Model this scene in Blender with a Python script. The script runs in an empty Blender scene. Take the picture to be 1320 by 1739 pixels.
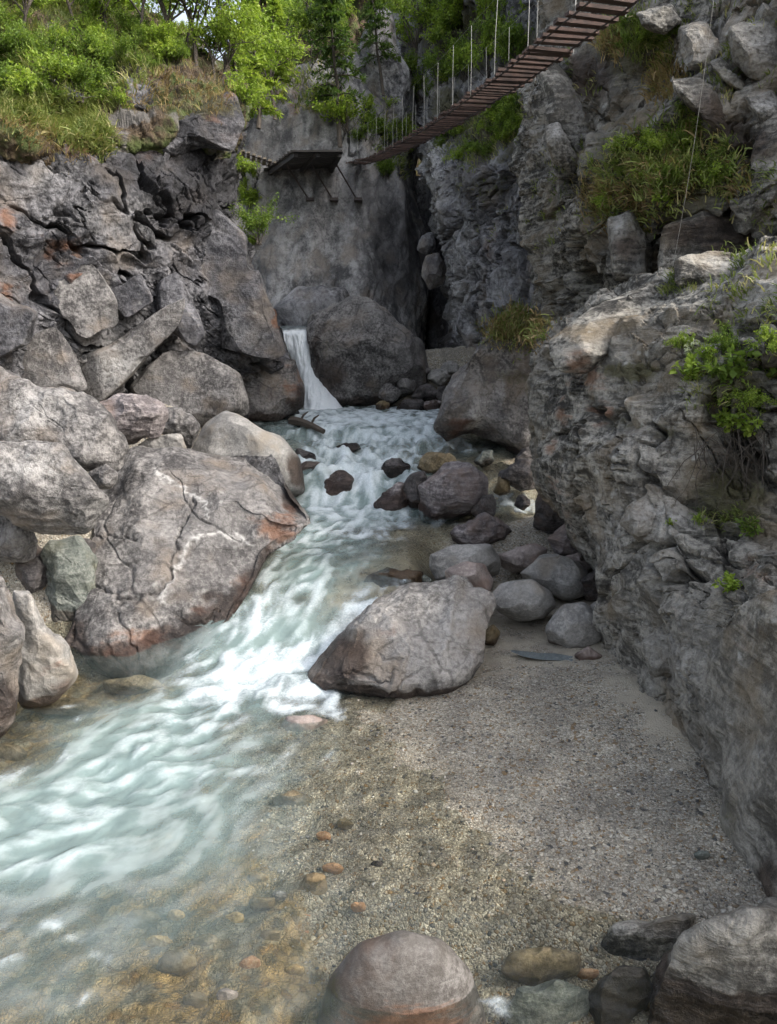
import bpy, math, random
import numpy as np
from mathutils import Vector
from mathutils.bvhtree import BVHTree
R = math.radians
sc = bpy.context.scene
COL = sc.collection

# ------------------------------------------------------------------ camera, sky, sun
PITCH = R(12.0)
CAM = np.array([0.0, 0.0, 4.0])
FPX, W0, H0 = 1256.0, 1320.0, 1739.0
cd = bpy.data.cameras.new('camera'); cam = bpy.data.objects.new('camera', cd); COL.objects.link(cam)
cam.location = CAM; cam.rotation_euler = (R(90) - PITCH, 0, 0)
cd.sensor_fit = 'VERTICAL'; cd.sensor_height = 36.0; cd.lens = 36.0 * FPX / H0
cd.clip_start = 0.05; cd.clip_end = 500
sc.camera = cam
SUN = np.array([0.70, -0.32, 0.66]); SUN /= np.linalg.norm(SUN)
wd = bpy.data.worlds.new('World'); sc.world = wd; wd.use_nodes = True
wn = wd.node_tree; bg = wn.nodes['Background']; sky = wn.nodes.new('ShaderNodeTexSky')
sky.sky_type = 'NISHITA'; sky.sun_disc = False
sky.sun_elevation = math.asin(SUN[2]); sky.sun_rotation = math.atan2(SUN[0], SUN[1])
sky.air_density = 1.0; sky.dust_density = 4.0; sky.ozone_density = 1.0
hs = wn.nodes.new('ShaderNodeHueSaturation'); hs.inputs['Saturation'].default_value = 0.5
wn.links.new(sky.outputs[0], hs.inputs['Color']); wn.links.new(hs.outputs[0], bg.inputs[0]); bg.inputs[1].default_value = 0.15
sl = bpy.data.lights.new('sun', 'SUN'); so = bpy.data.objects.new('sun', sl); COL.objects.link(so)
sl.energy = 1.2; sl.angle = R(4.0); sl.color = (1.0, 0.95, 0.88)
so.rotation_euler = Vector(SUN).to_track_quat('Z', 'Y').to_euler(); so.location = (0, 0, 40)
vs = sc.view_settings; vs.view_transform = 'Standard'; vs.look = 'None'; vs.gamma = 1; vs.exposure = 1.45
sc.cycles.max_bounces = 6; sc.cycles.diffuse_bounces = 3; sc.cycles.glossy_bounces = 2; sc.cycles.transparent_max_bounces = 12
sc.cycles.use_denoising = True; sc.cycles.use_adaptive_sampling = True; sc.cycles.adaptive_threshold = 0.03

# ------------------------------------------------------------------ pixels and points
FW = np.array([0, math.cos(PITCH), -math.sin(PITCH)]); UP = np.array([0, math.sin(PITCH), math.cos(PITCH)])
def ray(px, py):
    return FW + UP * ((H0 / 2 - py) / FPX) + np.array([1.0, 0, 0]) * ((px - W0 / 2) / FPX)
def at(px, py, Y):
    d = ray(px, py); return CAM + d * (Y / d[1])
def to_px(P):
    q = P - CAM; f = np.maximum(q @ FW, 0.05)
    return W0 / 2 + FPX * q[:, 0] / f, H0 / 2 - FPX * (q @ UP) / f

# ------------------------------------------------------------------ noise
def _h(ix, iy, iz, seed):
    h = ix.astype(np.uint32) * np.uint32(374761393) + iy.astype(np.uint32) * np.uint32(668265263) \
        + iz.astype(np.uint32) * np.uint32(2246822519) + np.uint32((seed * 3266489917) & 0xffffffff)
    h = (h ^ (h >> np.uint32(15))) * np.uint32(2246822519)
    h = (h ^ (h >> np.uint32(13))) * np.uint32(3266489917)
    return h ^ (h >> np.uint32(16))
def _u(h, k):
    return ((h >> np.uint32(10 * k)) & np.uint32(1023)).astype(np.float32) / 1023.0
def perlin(p, seed=0):
    p = np.asarray(p, np.float32); i = np.floor(p).astype(np.int32); f = p - i
    u = f * f * f * (f * (f * 6 - 15) + 10); out = np.zeros(len(p), np.float32)
    for a in (0, 1):
        wa = u[:, 0] if a else 1 - u[:, 0]
        for b in (0, 1):
            wb = u[:, 1] if b else 1 - u[:, 1]
            for c in (0, 1):
                wc = u[:, 2] if c else 1 - u[:, 2]
                h = _h(i[:, 0] + a, i[:, 1] + b, i[:, 2] + c, seed)
                g = (_u(h, 0) * 2 - 1) * (f[:, 0] - a) + (_u(h, 1) * 2 - 1) * (f[:, 1] - b) + (_u(h, 2) * 2 - 1) * (f[:, 2] - c)
                out += wa * wb * wc * g
    return out * 1.3
def fbm(p, octv=5, gain=0.5, seed=0, ridge=False):
    p = np.asarray(p, np.float32); s = np.zeros(len(p), np.float32); a = 1.0; q = p.copy()
    for o in range(octv):
        n = perlin(q, seed + o)
        s += a * ((0.35 - np.abs(n)) * 1.6 if ridge else n); a *= gain; q = q * 2.03 + 11.7
    return s
def cells(p, seed=0, jit=0.95):
    p = np.asarray(p, np.float32); i = np.floor(p).astype(np.int32); n = len(p)
    f1 = np.full(n, 9e9, np.float32); f2 = f1.copy(); best = np.zeros(n, np.uint32); vec = np.zeros((n, 3), np.float32)
    for a in (-1, 0, 1):
        for b in (-1, 0, 1):
            for c in (-1, 0, 1):
                h = _h(i[:, 0] + a, i[:, 1] + b, i[:, 2] + c, seed)
                d = np.stack([p[:, 0] - i[:, 0] - a - 0.5 - (_u(h, 0) - .5) * jit, p[:, 1] - i[:, 1] - b - 0.5 - (_u(h, 1) - .5) * jit,
                              p[:, 2] - i[:, 2] - c - 0.5 - (_u(h, 2) - .5) * jit], 1)
                q = (d * d).sum(1); m = q < f1
                f2 = np.where(m, f1, np.minimum(f2, q)); f1 = np.where(m, q, f1)
                best = np.where(m, h, best); vec[m] = d[m]
    return np.sqrt(f1), np.sqrt(f2), best, vec
def rotm(ax, ay, az):
    cx, sx, cy, sy, cz, sz = math.cos(ax), math.sin(ax), math.cos(ay), math.sin(ay), math.cos(az), math.sin(az)
    return (np.array([[cz, -sz, 0], [sz, cz, 0], [0, 0, 1]]) @ np.array([[cy, 0, sy], [0, 1, 0], [-sy, 0, cy]]) @ np.array([[1, 0, 0], [0, cx, -sx], [0, sx, cx]]))
def facet(p, scale, seed=0, rot=(0.5, 0.4, 0.3), aniso=(1, 1, 1), warp=0.14, tilt=1.0, off=0.6, soft=0.6):
    """blocky fracture: every cell of a warped cell pattern is a tilted plane with its own offset"""
    q = (p @ rotm(*rot)) * np.array(aniso) * scale
    if warp:
        q = q + warp * np.stack([fbm(q * 1.7, 3, .5, seed + 40), fbm(q * 1.7 + 31, 3, .5, seed + 41), fbm(q * 1.7 + 77, 3, .5, seed + 42)], 1)
    f1, f2, h, v = cells(q, seed)
    g = np.stack([_u(h, 0), _u(h, 1), _u(h, 2)], 1) * 2 - 1
    h2 = _h(h.view(np.int32), h.view(np.int32), h.view(np.int32), 5)
    val = (v * g).sum(1) * tilt + (_u(h2, 0) - .5) * off
    edge = f2 - f1; val = val * (1 - soft + soft * sstep(0, .2, edge))
    return val, edge
def chip(p, scale, seed=0, rot=(0.5, 0.4, 0.3), aniso=(1, 1, 1), k=.75, tilt=.9, warp=.10):
    """scooped fracture faces meeting in sharp edges: the lowest of many tilted bowls"""
    q = ((p @ rotm(*rot)) * np.array(aniso) * scale).astype(np.float32)
    q = (q + warp * np.stack([fbm(q * 2.1, 2, .5, seed + 40), fbm(q * 2.1 + 31, 2, .5, seed + 41), fbm(q * 2.1 + 77, 2, .5, seed + 42)], 1)).astype(np.float32)
    i = np.floor(q).astype(np.int32); best = np.full(len(q), 9e9, np.float32)
    for a in (-1, 0, 1):
        for b in (-1, 0, 1):
            for c in (-1, 0, 1):
                h = _h(i[:, 0] + a, i[:, 1] + b, i[:, 2] + c, seed); h2 = _h(i[:, 0] + a, i[:, 1] + b, i[:, 2] + c, seed + 501)
                x = q[:, 0] - i[:, 0] - a - _u(h, 0); y = q[:, 1] - i[:, 1] - b - _u(h, 1); z = q[:, 2] - i[:, 2] - c - _u(h, 2)
                v = k * (x * x + y * y + z * z) + tilt * ((_u(h2, 0) - .5) * x + (_u(h2, 1) - .5) * y + (_u(h2, 2) - .5) * z) + .35 * _u(h ^ h2, 1)
                best = np.minimum(best, v)
    return np.minimum(best, .62) - .36
def sstep(a, b, x):
    t = np.clip((x - a) / (b - a), 0, 1); return t * t * (3 - 2 * t)

# ------------------------------------------------------------------ mesh helpers
def mesh_np(name, V, F, smooth=False, attrs=None, mat=None):
    me = bpy.data.meshes.new(name); V = np.asarray(V, np.float32); F = np.asarray(F, np.int32); k = F.shape[1]
    me.vertices.add(len(V)); me.vertices.foreach_set('co', V.ravel())
    me.loops.add(F.size); me.loops.foreach_set('vertex_index', F.ravel())
    me.polygons.add(len(F)); me.polygons.foreach_set('loop_start', np.arange(0, F.size, k, dtype=np.int32))
    me.update(calc_edges=True)
    me.polygons.foreach_set('use_smooth', np.full(len(F), smooth, bool))
    for n, a in (attrs or {}).items():
        a = np.asarray(a, np.float32)
        if a.ndim == 1:
            me.attributes.new(n, 'FLOAT', 'POINT').data.foreach_set('value', a)
        else:
            me.attributes.new(n, 'FLOAT_COLOR', 'POINT').data.foreach_set('color', a.ravel())
    if mat: me.materials.append(mat)
    return me
def link(name, me, parent=None, loc=None):
    o = bpy.data.objects.new(name, me); COL.objects.link(o)
    if parent: o.parent = parent
    if loc is not None: o.location = loc
    return o
def tag(o, label=None, cat=None, group=None, kind=None):
    if label: o['label'] = label
    if cat: o['category'] = cat
    if group: o['group'] = group
    if kind: o['kind'] = kind
    return o
def empty(name, loc, rz=0):
    o = bpy.data.objects.new(name, None); COL.objects.link(o); o.location = loc; o.rotation_euler = (0, 0, rz); o.empty_display_size = .2
    return o
def grid_faces(nr, nc):
    i = np.arange(nr * nc).reshape(nr, nc)
    return np.stack([i[:-1, :-1], i[:-1, 1:], i[1:, 1:], i[1:, :-1]], -1).reshape(-1, 4)
def vnormals(V, F):
    a = V[F[:, 2]] - V[F[:, 0]]; b = V[F[:, 3 if F.shape[1] == 4 else 1]] - V[F[:, 1 if F.shape[1] == 4 else 0]]
    n = np.cross(a, b); out = np.zeros_like(V)
    for k in range(F.shape[1]):
        for c in range(3): out[:, c] += np.bincount(F[:, k], n[:, c], len(V))
    return out / np.maximum(np.linalg.norm(out, axis=1, keepdims=True), 1e-9)
def catmull(C, n, axis):
    C = np.moveaxis(np.asarray(C, float), axis, 0); m = C.shape[0]
    t = np.linspace(0, m - 1, n); i = np.minimum(t.astype(int), m - 2); f = (t - i).reshape((-1,) + (1,) * (C.ndim - 1))
    g = lambda k: C[np.clip(k, 0, m - 1)]
    p0, p1, p2, p3 = g(i - 1), g(i), g(i + 1), g(i + 2)
    r = 0.5 * (2 * p1 + (p2 - p0) * f + (2 * p0 - 5 * p1 + 4 * p2 - p3) * f ** 2 + (3 * p1 - p0 - 3 * p2 + p3) * f ** 3)
    return np.moveaxis(r, 0, axis)
def tubes(paths, radii, seg=6):
    """list of point arrays + radius arrays -> one quad mesh of tapered tubes"""
    V, F, base = [], [], 0
    for P, rr in zip(paths, radii):
        P = np.asarray(P, float); n = len(P); T = np.gradient(P, axis=0); T /= np.maximum(np.linalg.norm(T, axis=1, keepdims=True), 1e-9)
        ref = np.array([0.3, 0.2, 1.0]) if abs(T[0, 2]) < .9 else np.array([1.0, .2, 0])
        A = np.cross(T, ref); A /= np.maximum(np.linalg.norm(A, axis=1, keepdims=True), 1e-9); B = np.cross(T, A)
        an = np.arange(seg) * 2 * math.pi / seg
        ring = P[:, None] + (A[:, None] * np.cos(an)[None, :, None] + B[:, None] * np.sin(an)[None, :, None]) * np.broadcast_to(np.asarray(rr, float), (n,))[:, None, None]
        V.append(ring.reshape(-1, 3)); i = base + np.arange(n * seg).reshape(n, seg); j = np.roll(i, -1, 1)
        F.append(np.stack([i[:-1], j[:-1], j[1:], i[1:]], -1).reshape(-1, 4)); base += n * seg
        for e in (0, n - 1):
            r_ = i[e]
            if seg == 6: F.append(np.array([[r_[0], r_[1], r_[2], r_[3]], [r_[0], r_[3], r_[4], r_[5]]]))
            elif seg == 4: F.append(np.array([r_]))
    return np.concatenate(V), np.concatenate(F)
def box_vf(c, ax, ay, az, bev=0.0):
    """box from centre and three half-axis vectors"""
    c, ax, ay, az = [np.asarray(v, float) for v in (c, ax, ay, az)]
    V = np.array([c + sx * ax + sy * ay + sz * az for sx in (-1, 1) for sy in (-1, 1) for sz in (-1, 1)])
    F = np.array([[0, 1, 3, 2], [4, 6, 7, 5], [0, 4, 5, 1], [2, 3, 7, 6], [0, 2, 6, 4], [1, 5, 7, 3]])
    return V, F

# ------------------------------------------------------------------ materials
class NT:
    def __init__(s, name):
        s.m = bpy.data.materials.new(name); s.m.use_nodes = True; s.t = s.m.node_tree; s.t.nodes.clear()
        s.out = s.t.nodes.new('ShaderNodeOutputMaterial')
    def n(s, kind, ins=None, **props):
        x = s.t.nodes.new('ShaderNode' + kind)
        for k, v in props.items(): setattr(x, k, v)
        for k, v in (ins or {}).items(): s.set(x.inputs[k], v)
        return x
    def set(s, inp, v):
        if isinstance(v, bpy.types.NodeSocket): s.t.links.new(v, inp)
        elif isinstance(v, bpy.types.Node): s.t.links.new(v.outputs[0], inp)
        elif isinstance(v, (tuple, list)) and len(v) == 3 and inp.type == 'RGBA': inp.default_value = (*v, 1)
        else: inp.default_value = v
    def math(s, op, a, b=0.0, c=0.0, clamp=False):
        x = s.n('Math', operation=op, use_clamp=clamp); s.set(x.inputs[0], a); s.set(x.inputs[1], b); s.set(x.inputs[2], c); return x.outputs[0]
    def mix(s, f, a, b, mode='MIX'):
        x = s.n('Mix', data_type='RGBA', blend_type=mode); x.clamp_factor = True
        s.set(x.inputs[0], f); s.set(x.inputs[6], a); s.set(x.inputs[7], b); return x.outputs[2]
    def ramp(s, f, lo, hi):
        x = s.n('MapRange', {'Value': f, 'From Min': lo, 'From Max': hi}); x.clamp = True; x.interpolation_type = 'SMOOTHSTEP'; return x.outputs[0]
    def noise(s, v, scale, detail=6, rough=.55, dist=0.0):
        return s.n('TexNoise', {'Vector': v, 'Scale': scale, 'Detail': detail, 'Roughness': rough, 'Distortion': dist})
    def vor(s, v, scale, feature='F1', rnd=1.0):
        return s.n('TexVoronoi', {'Vector': v, 'Scale': scale, 'Randomness': rnd}, feature=feature)
    def attr(s, name):
        return s.n('Attribute', attribute_name=name)
    def done(s, shader):
        s.t.links.new(shader.outputs[0] if isinstance(shader, bpy.types.Node) else shader, s.out.inputs[0]); return s.m

def rock_mat(name, dark, mid, light, warm, k=1.0, strata=(0.6, 0.3, 0.0), sk=9.0, samt=0.5, crack=0.6, lichen=0.35, vein=0.2, rough=0.85, bump=1.0, det=1.0, rust=(0.17, 0.078, 0.04), wet_shade_c=(.27, .222, .2), fw=.6):
    t = NT(name); pos = t.n('NewGeometry').outputs['Position']
    st = t.attr('st'); sep = t.n('SeparateColor', {'Color': st.outputs['Color']})
    r_rust, r_moss, r_wet_shade, r_pale = sep.outputs[0], sep.outputs[1], sep.outputs[2], st.outputs['Alpha']  # third channel: wetness and dark stains, plus painted shade in cracks and recesses
    big = t.noise(pos, 0.55 * k, 3, .55); mid_n = t.noise(pos, 2.3 * k, 5, .62); fine = t.noise(pos, 14 * k * det, 4, .7)
    grit = t.noise(pos, 70 * k * det, 2, .7)
    mp = t.n('Mapping', {'Vector': pos, 'Rotation': strata, 'Scale': (1.0 * k, 1.0 * k, sk * k)})
    dv = t.n('VectorMath', {0: mp.outputs[0], 1: t.n('VectorMath', {0: big.outputs['Color'], 'Scale': 1.6}, operation='SCALE').outputs[0]}, operation='ADD')
    lay = t.noise(dv.outputs[0], 1.5, 5, .62)
    v = t.math('ADD', t.math('MULTIPLY', mid_n.outputs[0], .55), t.math('MULTIPLY', lay.outputs[0], samt * .8))
    v = t.math('ADD', v, t.math('MULTIPLY', t.math('SUBTRACT', fine.outputs[0], .5), fw))
    c = t.mix(t.ramp(v, .155 + .4 * samt, .44 + .4 * samt), dark, light)
    c = t.mix(t.ramp(big.outputs[0], .42, .62), c, t.mix(.5, c, mid))
    c = t.mix(t.math('MULTIPLY', t.ramp(t.noise(pos, 1.1 * k, 3, .6).outputs[0], .5, .72), .75), c, t.mix(.35, warm, t.mix(1, c, warm, 'MULTIPLY')))
    g = t.ramp(grit.outputs[0], .3, .7)
    c = t.mix(.34, c, t.mix(g, (.55, .55, .55), (1.5, 1.5, 1.5)), 'MULTIPLY')
    # cracks
    cw = t.n('VectorMath', {0: pos, 1: t.n('VectorMath', {0: mid_n.outputs['Color'], 'Scale': .28 / k}, operation='SCALE').outputs[0]}, operation='ADD')
    cr = t.vor(cw.outputs[0], .9 * k, 'DISTANCE_TO_EDGE'); cr2 = t.vor(cw.outputs[0], 3.1 * k, 'DISTANCE_TO_EDGE')
    cm = t.ramp(t.noise(pos, .9 * k, 3).outputs[0], .45, .6)
    l1 = t.math('MULTIPLY', t.ramp(cr.outputs[0], .028, .008), t.math('MULTIPLY', cm, crack))
    l2 = t.math('MULTIPLY', t.ramp(cr2.outputs[0], .045, .012), t.math('MULTIPLY', t.math('SUBTRACT', 1, cm), crack * .7))
    line = t.math('MAXIMUM', l1, l2)
    # veins and lichen
    vn = t.noise(dv.outputs[0], .8, 2, .5); vl = t.ramp(t.math('ABSOLUTE', t.math('SUBTRACT', vn.outputs[0], .52)), .012, .002)
    c = t.mix(t.math('MULTIPLY', t.math('MULTIPLY', vl, t.ramp(mid_n.outputs[0], .5, .62)), vein), c, (.42, .395, .36))
    lc = t.vor(cw.outputs[0], 7 * k); lmask = t.ramp(t.noise(pos, 1.7 * k, 4, .65).outputs[0], .56, .66)
    lsp = t.math('MULTIPLY', t.math('MULTIPLY', t.ramp(t.math('ADD', lc.outputs[0], t.math('MULTIPLY', fine.outputs[0], .5)), .62, .42), lmask), lichen)
    c = t.mix(lsp, c, (.46, .46, .43))
    c = t.mix(t.math('MULTIPLY', r_pale, t.ramp(fine.outputs[0], .25, .6), clamp=True), c, (.44, .43, .41))
    c = t.mix(t.math('MULTIPLY', line, .85), c, (.02, .018, .016))
    rn = t.ramp(t.math('ADD', t.math('MULTIPLY', r_rust, .9), t.math('ADD', t.math('MULTIPLY', t.math('SUBTRACT', mid_n.outputs[0], .5), 1.6), t.math('MULTIPLY', t.math('SUBTRACT', lay.outputs[0], .5), 1.2))), .22, .72)
    c = t.mix(t.math('MULTIPLY', t.math('MULTIPLY', rn, t.ramp(r_rust, .03, .3)), .75), c, t.mix(fine.outputs[0], tuple(x * .5 for x in rust), tuple(x * 1.5 for x in rust)))
    mn = t.ramp(t.math('ADD', r_moss, t.math('MULTIPLY', t.math('SUBTRACT', fine.outputs[0], .5), 1.1)), .3, .7)
    c = t.mix(t.math('MULTIPLY', mn, .85), c, t.mix(fine.outputs[0], (.03, .022, .012), (.085, .085, .03)))
    wt = t.ramp(t.math('ADD', r_wet_shade, t.math('MULTIPLY', t.math('SUBTRACT', mid_n.outputs[0], .5), .8)), .3, .7)
    c = t.mix(wt, c, t.mix(1, c, wet_shade_c, 'MULTIPLY'))
    h = t.math('ADD', t.math('MULTIPLY', fine.outputs[0], .5), t.math('MULTIPLY', lay.outputs[0], .9 * samt + .15))
    h = t.math('ADD', h, t.math('MULTIPLY', grit.outputs[0], .16))
    b = t.n('Bump', {'Strength': .95 * bump, 'Distance': .085 / k, 'Height': h})
    bs = t.n('BsdfPrincipled', {'Base Color': c, 'Roughness': t.math('SUBTRACT', rough, t.math('MULTIPLY', wt, .3)), 'Normal': b.outputs[0]})
    bs.inputs['Specular IOR Level'].default_value = .35
    return t.done(bs)

M = {}
M['cliff'] = rock_mat('dark_grey_cliff_rock', (.012, .0122, .0145), (.075, .074, .083), (.215, .21, .218), (.25, .21, .175), k=.8, strata=(.5, .7, .3), sk=4, samt=.35, wet_shade_c=(.22, .22, .235), crack=.5, lichen=.3, vein=.2)
M['far'] = rock_mat('weathered_far_cliff_rock', (.05, .05, .056), (.19, .187, .196), (.40, .395, .40), (.30, .25, .20), k=.55, strata=(.1, .2, .0), sk=.35, samt=.5, wet_shade_c=(.3, .3, .31), fw=.5, crack=.45, lichen=.3)
M['mid'] = rock_mat('vertically_streaked_pale_grey_cliff_rock', (.06, .06, .063), (.21, .207, .21), (.42, .412, .405), (.36, .31, .26), k=.9, strata=(.05, .1, .0), sk=.13, samt=.95, wet_shade_c=(.3, .3, .31), fw=.22, crack=.35, lichen=.04, vein=.1)
M['wall'] = rock_mat('foliated_grey_wall_rock', (.04, .037, .032), (.16, .15, .13), (.37, .35, .305), (.27, .21, .135), k=1.0, strata=(.35, -.75, .2), sk=7, samt=.75, crack=.35, lichen=.5, vein=.2)
M['pale'] = rock_mat('pale_grey_boulder_rock', (.055, .051, .05), (.155, .146, .141), (.285, .27, .256), (.28, .225, .175), k=1.0, strata=(.3, .9, .2), sk=3.5, samt=.3, crack=.55, lichen=.35, vein=.3)
M['smooth'] = rock_mat('smooth_river_boulder_rock', (.17, .163, .152), (.275, .262, .24), (.37, .352, .325), (.33, .285, .23), k=1.6, strata=(.2, .5, .3), sk=2.5, samt=.2, crack=.12, lichen=.25, vein=.12, bump=.55)
M['dome'] = rock_mat('speckled_brown_grey_wet_boulder_rock', (.055, .048, .042), (.10, .09, .08), (.185, .172, .16), (.13, .085, .06), k=2.2, samt=.2, crack=.0, lichen=.2, vein=.05, bump=.5, rough=.6)
M['tilted'] = rock_mat('lit_tone_banded_boulder_rock', (.10, .094, .088), (.25, .235, .22), (.38, .36, .335), (.33, .27, .21), k=1.1, strata=(.3, .9, .2), sk=3.5, samt=.3, crack=.6, lichen=.4, vein=.35)  # brighter copy of the pale rock, lit look put into the colour
M['golden'] = rock_mat('golden_stained_cobble_rock', (.20, .13, .045), (.34, .23, .085), (.46, .35, .17), (.38, .24, .09), k=2.4, samt=.2, crack=.02, lichen=.05, vein=.05, bump=.4)
M['pink'] = rock_mat('pinkish_river_boulder_rock', (.19, .155, .14), (.30, .25, .225), (.38, .33, .30), (.38, .27, .22), k=1.6, samt=.2, crack=.1, lichen=.2, vein=.1, bump=.5)
M['streak'] = rock_mat('streaked_purple_grey_rock', (.11, .095, .095), (.21, .185, .18), (.33, .295, .285), (.30, .22, .18), k=1.3, strata=(.9, .5, .4), sk=8, samt=.85, crack=.2, lichen=.1, vein=.1)
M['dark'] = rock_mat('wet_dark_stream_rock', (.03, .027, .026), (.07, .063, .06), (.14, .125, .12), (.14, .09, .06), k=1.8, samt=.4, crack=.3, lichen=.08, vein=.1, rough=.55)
M['ochre'] = rock_mat('ochre_stained_river_rock', (.09, .07, .04), (.18, .14, .08), (.28, .225, .14), (.24, .165, .08), k=2.2, samt=.2, crack=.05, lichen=.1, vein=.05, bump=.5)
M['orange'] = rock_mat('orange_river_cobble_rock', (.30, .15, .07), (.42, .25, .13), (.52, .36, .22), (.42, .24, .12), k=2.5, samt=.2, crack=.05, lichen=.1, vein=.05, bump=.5)
M['green'] = rock_mat('grey_green_river_rock', (.07, .08, .07), (.13, .145, .13), (.23, .24, .21), (.17, .16, .10), k=1.8, samt=.4, crack=.2, lichen=.15, vein=.15, bump=.7)

def earth_mat():
    t = NT('mossy_brown_hillside_earth'); pos = t.n('NewGeometry').outputs['Position']
    a = t.noise(pos, 1.1, 8, .6); b = t.noise(pos, 6, 8, .7); c = t.noise(pos, 30, 5, .7)
    col = t.mix(t.ramp(b.outputs[0], .35, .65), (.03, .02, .012), (.12, .085, .05))
    col = t.mix(t.ramp(a.outputs[0], .44, .58), col, t.mix(c.outputs[0], (.03, .045, .012), (.11, .14, .035)))
    col = t.mix(t.ramp(t.noise(pos, .8, 6, .6).outputs[0], .56, .62), col, t.mix(b.outputs[0], (.06, .055, .05), (.22, .205, .19)))
    bp = t.n('Bump', {'Strength': .9, 'Distance': .12, 'Height': t.math('ADD', b.outputs[0], t.math('MULTIPLY', c.outputs[0], .4))})
    return t.done(t.n('BsdfPrincipled', {'Base Color': col, 'Roughness': .95, 'Normal': bp.outputs[0]}))
M['earth'] = earth_mat()

def bed_mat():
    t = NT('gravel_and_cobble_river_bed'); pos = t.n('NewGeometry').outputs['Position']
    cb = t.attr('cob').outputs['Fac']; sand = t.attr('sand').outputs['Fac']; wet = t.attr('wetb').outputs['Fac']
    w = t.noise(pos, 6, 4, .6)
    q = t.n('VectorMath', {0: pos, 1: t.n('VectorMath', {0: w.outputs['Color'], 'Scale': .05}, operation='SCALE').outputs[0]}, operation='ADD').outputs[0]
    def stones(scale):
        v = t.vor(q, scale); e = t.vor(q, scale, 'DISTANCE_TO_EDGE'); sp = t.n('SeparateColor', {'Color': v.outputs['Color']})
        base = t.mix(t.ramp(sp.outputs[0], 0, 1), (.30, .275, .23), (.62, .58, .50))
        base = t.mix(t.ramp(sp.outputs[1], .84, .97), base, (.075, .077, .078))
        base = t.mix(t.ramp(sp.outputs[2], .8, .97), base, (.27, .18, .09))
        base = t.mix(t.ramp(sp.outputs[0], .93, .97), base, (.55, .53, .48))
        return t.mix(t.ramp(e.outputs[0], .0, .16), t.mix(1, base, (.5, .48, .44), 'MULTIPLY'), base), e.outputs[0], sp.outputs[2]
    c1, e1, s1 = stones(32); c2, e2, s2 = stones(66); c3, e3, s3 = stones(13)
    fine = t.noise(pos, 160, 3, .7); mott = t.noise(pos, 2.0, 6, .6)
    pick = t.ramp(t.noise(pos, 9, 5, .6).outputs[0], .42, .58)
    peb = t.mix(pick, c2, c1)
    sd = t.mix(fine.outputs[0], (.31, .275, .22), (.52, .47, .385))
    c = t.mix(t.ramp(t.math('ADD', sand, t.math('MULTIPLY', t.math('SUBTRACT', t.noise(pos, 5, 7, .65).outputs[0], .5), 1.5)), .35, .65), peb, sd)
    och = t.mix(t.ramp(t.noise(pos, 2.6, 5, .6).outputs[0], .40, .60), (.72, .72, .68), (1.25, .92, .45))
    c3 = t.mix(.9, t.mix(.55, c3, t.mix(mott.outputs[0], (.10, .095, .07), (.30, .28, .22))), och, 'MULTIPLY')
    c = t.mix(t.ramp(t.math('ADD', cb, t.math('MULTIPLY', t.math('SUBTRACT', mott.outputs[0], .5), .8)), .35, .65), c, c3)
    c = t.mix(.7, c, t.mix(t.ramp(mott.outputs[0], .3, .7), (.62, .62, .62), (1.3, 1.28, 1.22)), 'MULTIPLY')
    c = t.mix(wet, c, t.mix(1, c, (.98, .955, .87), 'MULTIPLY'))
    h = t.math('ADD', t.math('MULTIPLY', t.ramp(e1, 0, .3), .8), t.math('MULTIPLY', t.ramp(e2, 0, .3), .4))
    h = t.math('MULTIPLY', h, t.math('SUBTRACT', 1.1, sand)); h = t.math('ADD', h, t.math('MULTIPLY', fine.outputs[0], .2))
    bp = t.n('Bump', {'Strength': .9, 'Distance': .02, 'Height': h})
    return t.done(t.n('BsdfPrincipled', {'Base Color': c, 'Roughness': t.math('SUBTRACT', .85, t.math('MULTIPLY', wet, .3)), 'Normal': bp.outputs[0]}))
M['bed'] = bed_mat()

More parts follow.
